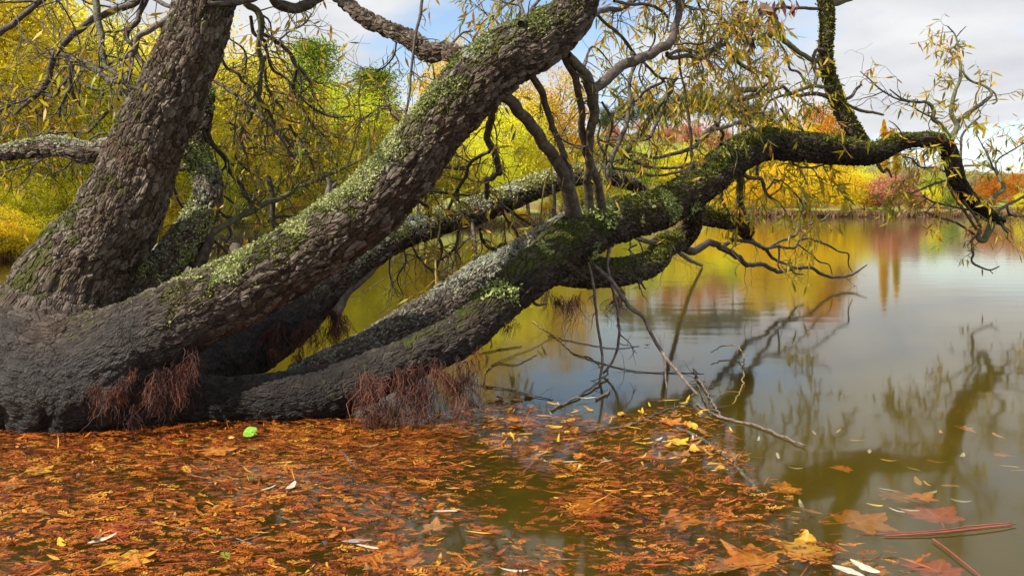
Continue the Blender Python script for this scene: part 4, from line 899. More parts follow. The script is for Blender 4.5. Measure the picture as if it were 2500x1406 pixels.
# under the middle of the long limb
br(6.1, 6.6, [(1795, 405, 11), (1808, 417, 11), (1830, 434, 10), (1858, 437, 9), (1866, 462, 8), (1880, 481, 7), (1902, 495, 6), (1919, 517, 4)], moss=.05, tw=9, lf=.6, tl=.35)
br(6.4, 6.4, [(1849, 430, 8), (1849, 406, 8), (1860, 394, 8)], moss=.4, tw=3)
br(7.2, 6.2, [(1806, 548, 24), (1807, 510, 23), (1808, 470, 22), (1805, 439, 22), (1803, 405, 22)], moss=.55, tw=5)
br(5.9, 7.0, [(1770, 440, 7), (1762, 480, 7), (1775, 520, 8)], moss=.6, tw=9, lf=.5)
br(6.4, 7.2, [(1870, 465, 5), (1900, 440, 4), (1940, 470, 4), (1960, 500, 3)], tw=14, lf=.9, tl=.4)
br(6.6, 7.2, [(1920, 385, 8), (1945, 405, 6), (1990, 408, 5), (2030, 395, 3)], mat=PALE_TWIG, tw=14, lf=.9, tl=.4)
br(6.3, 9.95, [(1670, 605, 22), (1690, 614, 20), (1708, 606, 19), (1735, 592, 17), (1769, 609, 15), (1802, 628, 14), (1824, 645, 12), (1863, 647, 11), (1899, 663, 10), (1930, 656, 9), (1977, 653, 8), (2005, 668, 8), (2038, 677, 7), (2080, 670, 6), (2116, 647, 3)], moss=.1, tw=2.5, tl=.25, lf=0)
br(7.4, 7.2, [(1801, 560, 14), (1795, 575, 12), (1788, 586, 11), (1769, 600, 10)], tw=2, moss=0)
br(7.5, 9.0, [(1818, 568, 11), (1841, 592, 10), (1869, 609, 9), (1885, 628, 8), (1902, 639, 7), (1921, 647, 6), (1941, 667, 5), (1963, 670, 3)], tw=5, tl=.25, lf=0)
br(7.2, 9.4, [(1785, 585, 9), (1835, 592, 9), (1869, 606, 7), (1899, 603, 7), (1938, 606, 6), (1952, 586, 6), (1980, 584, 5), (2019, 598, 5), (2049, 614, 4), (2071, 620, 4), (2071, 645, 3), (2081, 664, 2)], tw=3, tl=.25, lf=0)
br(8.6, 9.2, [(1949, 598, 4), (1980, 620, 4), (1999, 639, 4), (2024, 647, 3), (2032, 670, 2)], tw=3, lf=0)
br(7.8, 8.8, [(1874, 606, 7), (1899, 592, 7), (1941, 575, 7), (1949, 559, 6), (1985, 545, 5), (2010, 536, 5), (2030, 517, 3)], moss=.5, tw=4, tl=.25, lf=.1)
br(8.5, 8.6, [(1941, 575, 5), (1950, 545, 4), (1962, 520, 3)], moss=.5, tw=4, lf=.2)
br(8.0, 8.1, [(1900, 600, 5), (1902, 620, 5), (1899, 645, 4), (1905, 658, 3)], tw=4, lf=0)
br(6.1, 12.4, [(1618, 630, 12), (1630, 615, 12), (1645, 608, 11), (1665, 622, 10), (1687, 636, 9), (1714, 649, 6)], mat=PALE_TWIG, tw=2, moss=0, lf=0)
br(5.2, 5.8, [(1520, 575, 12), (1555, 580, 12), (1585, 590, 12), (1610, 592, 10)], mat=PALE_TWIG, tw=6, moss=.1)
# dead twigs dropping to the water
br(4.6, 4.35, [(1491, 596, 9), (1485, 622, 9), (1482, 645, 8), (1488, 670, 8), (1497, 711, 8), (1510, 771, 7), (1510, 836, 7), (1497, 880, 6), (1472, 912, 6)], mat=PALE_TWIG, tw=3, tl=.12, moss=0, lf=0)
br(4.4, 4.2, [(1436, 645, 9), (1448, 689, 8), (1453, 738, 7), (1461, 803, 7), (1470, 874, 7), (1464, 932, 6)], mat=PALE_TWIG, tw=3, tl=.12, moss=0, lf=0)
br(4.5, 3.9, [(1440, 640, 12), (1494, 689, 11), (1538, 749, 10), (1570, 771, 10), (1592, 820, 9), (1625, 869, 9), (1663, 918, 8), (1704, 964, 6)], mat=PALE_TWIG, tw=2, tl=.12, moss=0, lf=0)
br(4.1, 4.05, [(1626, 872, 5), (1625, 910, 5), (1629, 952, 4)], mat=PALE_TWIG, tw=1, tl=.1, moss=0, lf=0)
br(5.2, 5.1, [(1545, 618, 6), (1551, 636, 6), (1558, 653, 6), (1559, 682, 5), (1562, 707, 3)], tw=4, tl=.1, lf=0)
br(5.2, 5.1, [(1520, 645, 7), (1542, 664, 7), (1562, 687, 7), (1576, 707, 4)], tw=4, tl=.1, lf=0)
br(4.8, 5.2, [(1446, 642, 7), (1462, 627, 7), (1477, 633, 7), (1494, 636, 6), (1517, 630, 6), (1528, 639, 6), (1542, 619, 6), (1536, 608, 5), (1554, 598, 5)], tw=4, tl=.12, lf=0)
br(4.95, 4.6, [(925, 632, 12), (912, 655, 15), (897, 676, 17), (856, 707, 19), (832, 745, 24), (815, 770, 30)], mat=PALE_TWIG, tw=2, moss=0, lf=0)
br(5.1, 5.3, [(955, 615, 6), (950, 660, 4), (960, 700, 3), (975, 730, 2)], mat=PALE_TWIG, tw=14, tl=.25, moss=0, lf=0)
br(5.1, 5.3, [(985, 600, 6), (990, 640, 5), (970, 680, 4), (985, 720, 2)], mat=PALE_TWIG, tw=14, tl=.3, moss=0, lf=0)
br(4.1, 4.2, [(1300, 735, 8), (1315, 745, 7), (1335, 742, 5)], tw=1, lf=0)
# the crown above the frame
br(4.2, 3.2, [(600, -520, 60), (500, -700, 45), (330, -850, 30), (150, -950, 18)], tw=9, lf=.5, tl=.6)
br(4.2, 5.2, [(590, -460, 60), (760, -640, 40), (900, -820, 26), (1000, -980, 14)], tw=9, lf=.5, tl=.6)
br(4.0, 2.8, [(560, -300, 50), (420, -420, 36), (250, -480, 26), (60, -600, 14)], tw=9, lf=.5, tl=.6)
br(4.0, 3.4, [(1475, -300, 56), (1560, -480, 40), (1640, -640, 28), (1760, -760, 16)], tw=9, lf=.5, tl=.6)
br(4.0, 5.2, [(1470, -220, 50), (1400, -420, 34), (1300, -560, 22), (1250, -700, 14)], tw=9, lf=.5, tl=.6)
br(4.3, 3.6, [(780, -110, 24), (700, -240, 20), (640, -400, 14)], tw=9, lf=.5, tl=.5)
br(7.1, 7.2, [(1980, -180, 26), (2040, -360, 20), (2060, -520, 12)], tw=9, lf=.5, tl=.6)

leaf_p, leaf_d, leaf_cv = [], [], []
def wander(p, d, L, r, droop=0.04):
    n = max(4, int(L / 0.028) + 2)
    step = L / n
    out = [p]; w = rng.normal(size=3) * 0.5
    ph = rng.random() * 6.28; ax = norm(rng.normal(size=3))
    d = norm(d)
    for k in range(n):
        w = 0.62 * w + 0.55 * rng.normal(size=3)
        curl = norm(np.cross(d, ax)) * math.sin(ph + k * 0.9) * 0.30
        d = norm(d + 0.34 * w * 0.55 + curl + np.array((0, 0, -droop)))
        p = p + d * step
        out.append(p)
    return np.array(out)
for bi, (mat, moss, d0, d1, tw, lf, tl, pts) in enumerate(BR):
    uv = np.array(pts, float)
    cum = np.concatenate([[0], np.cumsum(np.hypot(np.diff(uv[:, 0]), np.diff(uv[:, 1])))]); cum /= cum[-1]
    dd_ = d0 + (d1 - d0) * cum
    a = np.array([[*P(u, v, d), max(w, 2.0) / 2 / F_PX * d] for (u, v, w), d in zip(pts, dd_)])
    path, s = resample(a, 0.018 + 0.0008 * d0)
    rad = path[:, 3]; path = path[:, :3]
    wob = np.stack([fbm(np.stack([s * 9 + bi * 3.1, s * 0 + ii * 5.3, s * 0], 1), 2) for ii in range(3)], 1)
    fade = np.minimum(1, np.minimum(s, s[-1] - s) / (0.2 * s[-1] + 1e-6))
    path = path + wob * (0.006 + rad * 0.9)[:, None] * fade[:, None]
    rad = rad * (1 + 0.22 * fbm(np.stack([s * 22 + bi, s * 0, s * 0], 1), 2))
    g = Geo()
    add_tube(g, path, rad, 10 if rad.max() > 0.012 else 7, moss=moss, off=(bi * 1.7, 0, bi * .9))
    o = wobj('branch', g, mat)
    # side twigs
    nt = int(round(tw * (2.1 if np.mean(uv[:, 0]) < 1350 and d0 < 5.6 and np.min(uv[:, 1]) > -200 else 1.25) * s[-1] * min(1.0, 5.0 / d0)))
    if nt > 0:
        tg = Geo(); tdir = norm(np.gradient(path, axis=0))
        ks = rng.integers(int(len(path) * 0.12), len(path), nt)
        for k in ks:
            out_ = norm(np.cross(tdir[k], rng.normal(size=3)))
            L_ = tl * (0.4 + 0.9 * rng.random()) * (0.8 + 0.06 * d0)
            r0 = min(rad[k] * 0.55, 0.0022 + 0.0045 * rng.random() ** 2) 
            tp = wander(path[k], out_ * 0.9 + tdir[k] * 0.6, L_, r0, 0.03 + 0.05 * rng.random())
            add_tube(tg, tp, np.linspace(r0, max(r0 * 0.35, 0.0011), len(tp)), 4, cap=False, moss=moss * 0.8, off=(k * .3, 0, k * .2))
            tips = [tp]
            for _ in range(rng.integers(1, 4)):
                kk = rng.integers(len(tp) // 4, len(tp) - 1)
                dd2 = norm(tp[kk + 1] - tp[kk])
                sp_ = wander(tp[kk], dd2 + 0.9 * rng.normal(size=3), L_ * (0.3 + 0.5 * rng.random()), r0 * 0.5, 0.06)
                add_tube(tg, sp_, np.linspace(r0 * 0.55, 0.0009, len(sp_)), 3, cap=False, moss=moss * 0.8, off=(k * .3, 0, k * .2))
                tips.append(sp_)
            if lf > 0:
                for q_ in tips:
                    m_ = rng.random(len(q_)) < lf * 0.66
                    m_[: len(q_) // 4] = False
                    if m_.any():
                        pq = q_[m_]
                        leaf_p.append(pq)
                        leaf_d.append(rng.normal(size=pq.shape) * 0.55 + np.array((0, 0, -0.75)) + 0.4 * norm(q_[-1] - q_[0]))
                        leaf_cv.append(np.clip(0.42 + 0.22 * rng.normal() + 0.2 * rng.normal(size=len(pq)), 0, 0.95))
        if tg.n: wobj('twigs', tg, mat, o, kind='stuff')
leaf_p = np.vstack(leaf_p); leaf_d = norm(np.vstack(leaf_d)); leaf_cv = np.concatenate(leaf_cv)
n = len(leaf_p)
ln = rng.uniform(0.05, 0.105, n) * np.clip(leaf_p[:, 1] / 5.5, 0.85, 1.25); wd = ln * rng.uniform(0.15, 0.22, n); up_ = rng.normal(size=(n, 3)); cu = rng.uniform(-0.1, 0.4, n)
vis = (np.abs(leaf_p[:, 0] / leaf_p[:, 1]) < 0.62) & (leaf_p[:, 2] < EYE + 0.255 * leaf_p[:, 1])
size_px = np.where(vis, ln / leaf_p[:, 1], 0)
big = np.zeros(n, bool); big[np.argsort(-size_px)[:290]] = True
v, q, t = leaf_batch(leaf_p[~big], leaf_d[~big], up_[~big], ln[~big], wd[~big], cu[~big])
g = Geo(); g.add(v, q, t, cv=np.repeat(leaf_cv[~big], 6))
wobj('foliage', g, WILLOW_LEAF, kind='stuff')
for k in np.nonzero(big)[0]:
    v, q, t = leaf_batch(leaf_p[k:k + 1] * 0, leaf_d[k:k + 1], up_[k:k + 1], ln[k], wd[k], cu[k])
    g = Geo(); g.add(v, q, t, cv=np.full(6, leaf_cv[k]))
    o = wobj('leaf', g, WILLOW_LEAF); o.location = leaf_p[k] - W_OFF
print('willow leaves', n)

# dead brown leaves caught by the top edge of the crown
for (u, v, d) in [(1800, 8, 6.5), (1815, 30, 6.5), (1822, 62, 6.4), (1812, 78, 6.4), (1832, 55, 6.5), (1845, 12, 6.6), (1878, 10, 6.7), (1886, 22, 6.7), (1905, 10, 6.8), (1838, 100, 6.5), (1935, 12, 6.9), (1808, 45, 6.45), (1828, 85, 6.45)]:
    g = Geo(); c = P(u, v, d); n = 5
    pp = c + rng.normal(size=(n, 3)) * 0.03
    vv, q, t = leaf_batch(pp, np.array((0, 0, -1.0)) + 0.35 * rng.normal(size=(n, 3)), rng.normal(size=(n, 3)), rng.uniform(.09, .15, n), rng.uniform(.03, .05, n), 0.3)
    g.add(vv, q, t, cv=np.repeat(rng.random(n), 6))
    wobj('dead_leaf_cluster', g, DEAD_LEAF, kind='stuff')

# --- hanging tufts of fine red roots
def root_tuft(u, v, w, ln_px, d, n, name='root_tuft'):
    g = Geo(); px_ = d / F_PX
    nw = max(2, n // 17)
    for wi in range(nw):
        x = rng.uniform(-0.5, 0.5) + 0.12 * rng.normal()
        c = P(u, v, d) + np.array((x * w * px_, -abs(rng.normal()) * 0.02, rng.uniform(-0.45, 0.15) * ln_px * px_))
        Lw = ln_px * px_ * rng.choice([0.2, 0.3, 0.45, 0.65, 0.9])
        m_ = 8
        core = np.cumsum(np.vstack([np.zeros(3), np.tile(np.array((0.12 * rng.normal(), -0.05 + 0.1 * rng.normal(), -1.0)), (m_ - 1, 1)) + rng.normal(size=(m_ - 1, 3)) * np.array((.45, .40, .25))]), 0) * Lw / (m_ - 1)
        tone = np.clip(0.45 + 0.24 * rng.normal(), 0.05, 1)
        fan = (0.05 + 0.22 * rng.random()) * Lw
        for k in range(rng.integers(10, 30)):
            cut = rng.integers(4, m_ + 1)
            tt_ = np.linspace(0, 1, m_)[:, None]
            off = rng.normal(size=3) * np.array((1, 1, .3)) * fan
            jit = np.cumsum(rng.normal(size=(m_, 3)) * 0.055 * Lw, 0)
            pth = (c + rng.normal(size=3) * np.array((.012, .006, .01)) + core + off * tt_ ** 0.7 + jit)[:cut]
            add_tube(g, pth, np.linspace(0.0013, 0.0005, len(pth)) * (0.6 + 0.7 * rng.random()) * np.clip(d / 3.6, 1, 1.6), 3, cap=False, cv=np.clip(tone + 0.15 * rng.normal(), 0, 1) * np.linspace(0.75, 1.2, len(pth)))
    wobj(name, g, ROOT)
for a in [(245, 905, 14, 150, 3.13, 40), (232, 930, 14, 60, 3.13, 20), (318, 895, 20, 60, 3.17, 40), (300, 935, 14, 50, 3.15, 18), (276, 955, 26, 75, 3.12, 60), (298, 953, 12, 40, 3.13, 25), (332, 970, 12, 80, 3.15, 30), (357, 958, 24, 50, 3.18, 45),
          (398, 905, 40, 90, 3.22, 90), (425, 895, 46, 80, 3.24, 110), (385, 930, 34, 120, 3.2, 90), (470, 865, 30, 100, 3.3, 120), (310, 768, 30, 40, 3.42, 60),
          (665, 808, 18, 45, 4.28, 35), (690, 805, 22, 100, 4.27, 60), (737, 800, 24, 110, 4.32, 90), (745, 835, 46, 70, 4.3, 80), (770, 800, 26, 80, 4.4, 60), (812, 760, 38, 95, 4.5, 150), (828, 770, 34, 85, 4.5, 120), (612, 888, 12, 48, 4.1, 30), (660, 855, 22, 50, 4.2, 30),
          (880, 935, 60, 110, 3.36, 130), (915, 920, 60, 150, 3.34, 160), (955, 930, 60, 150, 3.32, 170), (1000, 925, 60, 140, 3.34, 160), (1045, 905, 60, 150, 3.36, 170), (1085, 895, 60, 150, 3.4, 170), (1125, 880, 50, 150, 3.44, 150), (1155, 870, 30, 120, 3.48, 90), (980, 985, 90, 80, 3.28, 110), (1080, 975, 90, 70, 3.36, 100), (920, 990, 70, 75, 3.28, 80),
          (1243, 765, 38, 75, 3.8, 90), (1395, 700, 26, 95, 4.5, 90), (1352, 705, 44, 70, 4.4, 60), (1365, 715, 14, 85, 4.4, 30), (1500, 692, 22, 95, 4.95, 80), (1335, 715, 26, 60, 4.35, 30)]:
    root_tuft(*a)

# ------------------------------------------------------------------ floating leaf mat
def sprig(pairs, r):
    """One feathery shed sprig, 1 unit long on x."""
    v, q = [], []
    v += [(0, -.012, 0), (0, .012, 0), (1, .006, 0), (1, -.006, 0)]; q.append((0, 3, 2, 1))
    bend = r.normal() * 0.10
    for k in range(pairs):
        x = 0.10 + 0.86 * k / (pairs - 1)
        ln = 0.27 * math.sin(math.pi * (0.16 + 0.78 * k / (pairs - 1))) ** 0.7 * (0.75 + 0.5 * r.random())
        for s in (-1, 1):
            a = math.radians(48 + 18 * r.normal())
            dx, dy = math.cos(a) * ln, s * math.sin(a) * ln
            dz = (0.02 + 0.10 * r.normal()) * ln
            nx, ny = -dy / ln * 0.042, dx / ln * 0.042
            b = len(v)
            v += [(x, 0, 0), (x + dx * .5 + nx, dy * .5 + ny, dz * .7), (x + dx, dy, dz), (x + dx * .5 - nx, dy * .5 - ny, dz * .7)]
            q.append((b, b + 1, b + 2, b + 3))
    v = np.array(v, float)
    v[:, 1] += bend * (v[:, 0] ** 2); v[:, 2] += 0.04 * np.sin(v[:, 0] * 3.1) * r.normal()
    return v, np.array(q)
r_ = np.random.default_rng(5)
SPR = [sprig(9, r_) for _ in range(10)]
SPR_S = [sprig(6, r_) for _ in range(8)]

POLY_U = np.array([-200, 0, 400, 700, 880, 1000, 1100, 1180, 1260, 1340, 1450, 1560, 1680, 1780, 1860, 1960, 2060, 2500])
POLY_V = np.array([1040, 1035, 1010, 990, 1000, 1030, 1010, 955, 970, 1000, 1020, 1000, 985, 1060, 1150, 1235, 1290, 1400])
def cover(u, v):
    """How thickly the sprigs lie at a spot of the water (given by where it shows in the frame)."""
    edge = sstep(-6, 26, v - np.interp(u, POLY_U, POLY_V))
    d = EYE * F_PX / (v - V0); x = (u - U0) / F_PX * d
    n1 = fbm(np.stack([x * 4.0, d * 5.5, 0 * x], -1), 3); n2 = fbm(np.stack([x * 11, d * 15, 0 * x + 4], -1), 2)
    base = np.interp(u, [0, 850, 1100, 1350, 1900, 2100], [1.0, 0.95, 0.78, 0.6, 0.5, 0.32])
    thin = np.exp(-(((u - 1120) / 190) ** 2 + ((v - 1300) / 90) ** 2)) * 0.5 + np.exp(-(((u - 1260) / 90) ** 2 + ((v - 1190) / 90) ** 2)) * 0.45 + np.exp(-(((u - 1130) / 60) ** 2 + ((v - 1070) / 30) ** 2)) * 0.8
    thick = np.exp(-(((u - 1560) / 170) ** 2 + ((v - 1215) / 60) ** 2)) * 0.55
    c = base - 0.17 + 0.45 * sstep(1160, 1060, v) * (u < 1150) - thin + thick + 1.1 * n1 + 0.9 * n2
    return edge * np.clip(c, 0, 1)
def flow(x, y):
    a = 2.2 * fbm(np.stack([x * 1.1, y * 1.5, 0 * x + 8], -1), 2)
    return a
N_TRY = 46000
v_ = V0 + 1 / rng.uniform(1 / 960.0, 1 / 470.0, N_TRY)
# even cover of the water surface: distance uniform, side to side uniform
d_ = rng.uniform(1.75, 3.75, N_TRY); x_ = rng.uniform(-1.35, 1.0, N_TRY) * d_ * 0.62
v_ = V0 + EYE * F_PX / d_; u_ = U0 + x_ / d_ * F_PX
keep = (u_ > -150) & (u_ < 2450) & (rng.random(N_TRY) < cover(u_, v_) * np.clip(d_ / 3.3, 0.55, 1.0))
x_, d_, u_, v_ = x_[keep], d_[keep], u_[keep], v_[keep]
inside = np.zeros(len(x_), bool)
pts_ = np.stack([x_, d_, 0 * x_], 1)
for key in ('base', 'long', 'lean', 'tall'):
    inside |= limb_dist(pts_, key) < -0.02
x_, d_, u_, v_ = x_[~inside], d_[~inside], u_[~inside], v_[~inside]
n = len(x_)
ang = flow(x_, d_) * 0.8 + rng.normal(size=n) * 0.5 + np.where(rng.random(n) < 0.5, 0, math.pi)
size = np.clip(rng.lognormal(-3.42, 0.36, n), 0.012, 0.085)
zz_ = 0.003 + 0.010 * rng.random(n) ** 1.5
zz_ = np.where(rng.random(n) < np.interp(u_, [900, 1500, 2100], [0.16, 0.35, 0.75]), -0.004 - 0.07 * rng.random(n), zz_)
cvs = np.clip(0.50 + 0.55 * fbm(np.stack([x_ * 3, d_ * 4, 0 * x_ + 2], -1), 2) + 0.23 * rng.normal(size=n), 0.02, 1)
tilt = rng.normal(size=(n, 2)) * 0.07
showing = (u_ > 20) & (u_ < 2300) & (v_ < 1395) & (zz_ > 0)
score = np.where(showing, size / d_ * (1 + 0.3 * rng.random(n)) * (zz_ > 0.006), 0)
single = np.zeros(n, bool); single[np.argsort(-score)[:270]] = True
g = Geo()
def place(k, V):
    c, s = math.cos(ang[k]), math.sin(ang[k])
    w = V * size[k]
    z = w[:, 2] + w[:, 0] * tilt[k, 0] + w[:, 1] * tilt[k, 1]
    return np.stack([x_[k] + w[:, 0] * c - w[:, 1] * s, d_[k] + w[:, 0] * s + w[:, 1] * c, zz_[k] + z], 1)
bulk = np.nonzero(~single)[0]
for k in bulk:
    V, Q = (SPR[k % 10] if d_[k] < 2.6 else SPR_S[k % 8])
    g.add(place(k, V), Q, cv=np.full(len(V), cvs[k]) + 0.05 * V[:, 0])
nb_ = 5200                                   # other bits of the mat: narrow blades, curled scraps and needles
kk = rng.choice(len(x_), nb_)
pp = np.stack([x_[kk] + rng.normal(size=nb_) * .02, d_[kk] + rng.normal(size=nb_) * .02, rng.uniform(0.004, 0.014, nb_)], 1)
aa = ang[kk] + rng.normal(size=nb_) * 0.5
ty = rng.random(nb_)
lv, lq, lt = leaf_batch(pp, np.stack([np.cos(aa), np.sin(aa), 0.06 * rng.normal(size=nb_)], 1), np.stack([0.35 * rng.normal(size=nb_), 0.35 * rng.normal(size=nb_), np.ones(nb_)], 1),
    np.where(ty < .35, rng.uniform(.05, .11, nb_), rng.uniform(.018, .05, nb_)), np.where(ty < .35, rng.uniform(.002, .004, nb_), rng.uniform(.004, .011, nb_)), rng.normal(size=nb_) * 0.15)
g.add(lv, lq, lt, cv=np.repeat(np.clip(0.38 + 0.30 * rng.normal(size=nb_), 0, 1), 6))
obj('leaf_litter', g.mesh('leaf_litter', smooth=False), SPRIG, kind='stuff', label='dense floating mat of russet conifer sprigs on the dark water', category='leaf litter')
print('sprigs', n)
SPM = []
for V, Q in SPR:
    for c in (0.35, 0.6, 0.85):
        g = Geo(); g.add(V, Q, cv=np.full(len(V), c) + 0.06 * V[:, 0]); me = g.mesh('sprig', smooth=False); me.materials.append(SPRIG); SPM.append(me)
for k in np.nonzero(single)[0]:
    o = obj('fallen_sprig', SPM[(k % 10) * 3 + int(np.clip(cvs[k] * 3, 0, 2))], None, None, (x_[k], d_[k], zz_[k] + 0.003),
            label='small feathery russet conifer sprig lying on top of the floating leaf mat', category='sprig', group='russet sprigs on top of the mat')
    o.rotation_euler = (tilt[k, 1], -tilt[k, 0], ang[k]); o.scale = (size[k] * 1.15,) * 3
V, Q = SPR[2]
for (u, v, s, a, lab) in [(425, 1085, .034, .4, 'small bright green sprig on the mat below the dark root base'), (612, 1180, .036, 2.2, 'green feathery sprig beside the pale oval leaves'), (560, 1378, .060, 2.3, 'long green sprig at the bottom edge of the mat'), (1490, 1088, .075, .15, 'golden feathery sprig floating among yellow leaves')]:
    g = Geo(); g.add(V, Q, cv=np.full(len(V), rng.random())); me = g.mesh('sprig', smooth=False); me.materials.append(SPRIG if 'golden' in lab else GREEN_SPRIG)
    o = obj('fallen_sprig', me, None, None, on_water(u, v) + np.array((0, 0, .014)), label=lab, category='sprig'); o.scale = (s, s, s); o.rotation_euler = (0.1, 0, a)

# ------------------------------------------------------------------ single fallen leaves
def fleaf_mat(name, c0, c1, vein):
    m, N, L, out = nodes(name)
    tc = N('ShaderNodeTexCoord').outputs['Object']
    n1 = N('ShaderNodeTexNoise', {'Vector': tc, 'Scale': 45.0, 'Detail': 5.0, 'Roughness': 0.65}).outputs['Fac']
    c = mixc(N, mrange(N, n1, 0.3, 0.7), (*c0, 1), (*c1, 1))
    spots = N('ShaderNodeTexNoise', {'Vector': tc, 'Scale': 160.0, 'Detail': 2.0}).outputs['Fac']
    c = mixc(N, mrange(N, spots, 0.62, 0.72, 0.0, 0.6), c, (c0[0] * .35, c0[1] * .3, c0[2] * .3, 1))
    vn = N('ShaderNodeAttribute', attribute_name='vein').outputs['Fac']
    c = mixc(N, vn, c, (*vein, 1))
    a = N('ShaderNodeBsdfPrincipled', {'Base Color': c, 'Roughness': 0.42}).outputs[0]
    b = N('ShaderNodeBsdfTranslucent', {'Color': c}).outputs[0]
    L(N('ShaderNodeMixShader', {'Fac': 0.25, 1: a, 2: b}).outputs[0], out.inputs['Surface'])
    return m
FM = {
 'yellow': fleaf_mat('fallen_yellow', (0.62, 0.36, 0.015), (0.78, 0.52, 0.03), (0.8, 0.6, 0.15)),
 'pale': fleaf_mat('fallen_pale', (0.48, 0.44, 0.32), (0.68, 0.64, 0.50), (0.72, 0.66, 0.42)),
 'grey': fleaf_mat('fallen_grey', (0.26, 0.22, 0.20), (0.42, 0.37, 0.34), (0.5, 0.4, 0.3)),
 'orange': fleaf_mat('fallen_orange', (0.38, 0.11, 0.012), (0.60, 0.22, 0.02), (0.66, 0.34, 0.08)),
 'red': fleaf_mat('fallen_red', (0.26, 0.035, 0.016), (0.46, 0.085, 0.025), (0.55, 0.20, 0.06)),
 'brown': fleaf_mat('fallen_brown', (0.18, 0.075, 0.022), (0.36, 0.17, 0.05), (0.42, 0.24, 0.09)),
 'green': fleaf_mat('fallen_green', (0.10, 0.30, 0.015), (0.24, 0.46, 0.03), (0.40, 0.55, 0.10)),
 'amber': fleaf_mat('fallen_amber', (0.46, 0.22, 0.015), (0.64, 0.36, 0.03), (0.66, 0.44, 0.12)),
 'stalk': plain_material('red_stalk', [(0.3, (0.18, 0.028, 0.02)), (0.7, (0.40, 0.085, 0.05))], 30.0, 0.45),
}
def outline(kind, n):
    th = np.linspace(0, 2 * np.pi, n, endpoint=False)
    if kind == 'plane':     # five broad pointed lobes
        lobes_ = [(0, 1.0, .46), (0.92, .93, .42), (-0.92, .93, .42), (1.80, .72, .40), (-1.80, .72, .40)]
        r = np.full(n, 0.52)
        for a, l, w in lobes_:
            dd_ = np.abs((th - a + np.pi) % (2 * np.pi) - np.pi)
            r = np.maximum(r, l * np.clip(1 - dd_ / (w * 1.9), 0, 1) ** 0.62 + 0.04)
        r *= 1 + 0.045 * np.sin(th * 19) + 0.03 * np.sin(th * 37)
        r *= 1 - 0.45 * np.exp(-((np.abs(th - np.pi)) / 0.28) ** 2)
    elif kind == 'oak':
        r = 0.26 / np.sqrt((np.sin(th) ** 2) * 1.0 + (0.26 ** 2) * np.cos(th) ** 2)
        r = r * (1 - 0.30 * (0.5 + 0.5 * np.cos(th * 10))) * 0.95
        r = np.where(np.abs(np.sin(th)) < 0.2, np.maximum(r, 0.6), r)
    elif kind == 'heart':
        r = 0.62 + 0.28 * np.cos(th) ** 3 * (np.cos(th) > 0) + 0.10 * np.cos(2 * th)
        r *= 1 - 0.25 * np.exp(-((np.abs(th - np.pi)) / 0.25) ** 2)
        r *= 1 + 0.015 * np.sin(th * 37)
    else:                   # lance
        a = 0.30 if kind == 'oval' else 0.17
        ct, st = np.cos(th), np.sin(th)
        r = a / np.sqrt(st ** 2 + (a * ct) ** 2)
        r *= 1 - 0.18 * np.abs(st) ** 0.5 * (np.abs(ct) > .5)
    return th, r
def fallen(kind, matk, u, v, size, rot, label, z=0.010, curl=0.06, tilt_=(0, 0), stalk=0.0, name=None, group=None, smat=None, cat='leaf'):
    th, r = outline(kind, 96 if kind in ('plane', 'oak') else 40)
    rings = [0.0, 0.3, 0.6, 0.85, 1.0]
    n = len(th); vs, vein = [(0, 0, 0)], [0.7]
    rr = np.random.default_rng(int(u * 7 + v * 13) % 99991)
    ph = rr.random() * 6
    va = np.array([0, .95, -.95, 1.85, -1.85]) if kind in ('plane',) else np.array([0.0, np.pi])
    for f in rings[1:]:
        for a, q in zip(th, r * f):
            x, y = math.cos(a) * q, math.sin(a) * q
            zc = curl * (1.4 * q * q * math.sin(2 * a + ph) + 1.0 * q * q * math.cos(a + ph * 2) + 0.35 * math.sin(5 * a + ph) * q * q + 0.9 * q * q)
            zc += -0.03 * abs(y) if kind not in ('plane',) else 0
            vs.append((x, y, zc))
            dd_ = np.abs((a - va + np.pi) % (2 * np.pi) - np.pi).min() * q
            vein.append(float(np.clip(1 - dd_ / 0.035, 0, 1)) * 0.8)
    vs = np.array(vs) * size / 2
    nr = len(rings) - 1
    j = np.arange(n); k2 = (j + 1) % n
    tri = np.stack([np.zeros(n, int), 1 + j, 1 + k2], 1)
    qd = np.concatenate([np.stack([1 + i_ * n + j, 1 + (i_ + 1) * n + j, 1 + (i_ + 1) * n + k2, 1 + i_ * n + k2], 1) for i_ in range(nr - 1)])
    g = Geo(); g.add(vs, qd, tri, vein=np.array(vein))
    loc = on_water(u, v, z)
    if kind in ('plane', 'heart') or stalk:
        root = empty(name or 'fallen_leaf', loc, label=label, category=cat)
        obj('blade', g, FM[matk], root)
        sl = stalk or 0.35
        x0 = -r[len(th) // 2] * 0.55 * size / 2
        sg = Geo(); pth, _ = resample(np.array([(x0 * 0.3, 0, 0.001), (x0 - sl * size * .4, .02 * size, 0.004), (x0 - sl * size, .08 * size * rr.normal(), 0.002)]), 0.012)
        add_tube(sg, pth, np.linspace(0.0016, 0.0022, len(pth)) * (1.3 if size > .15 else .9), 5)
        obj('stalk', sg, smat or FM[matk], root)
    else:
        root = obj(name or 'fallen_leaf', g, FM[matk], None, loc, label=label, category=cat)
    if group: root['group'] = group
    root.rotation_euler = (tilt_[0], tilt_[1], rot)
    return root
fallen('heart', 'green', 612, 1054, .085, 2.6, 'bright green broad leaf lying against the black limb at the waterline', z=.034, tilt_=(-.75, .05), curl=.06)
fallen('oval', 'pale', 710, 1187, .085, 1.5, 'pale oval leaf lying flat on the orange mat', z=.014)
fallen('lance', 'pale', 655, 1191, .060, .9, 'narrow pale leaf next to the pale oval one', z=.014)
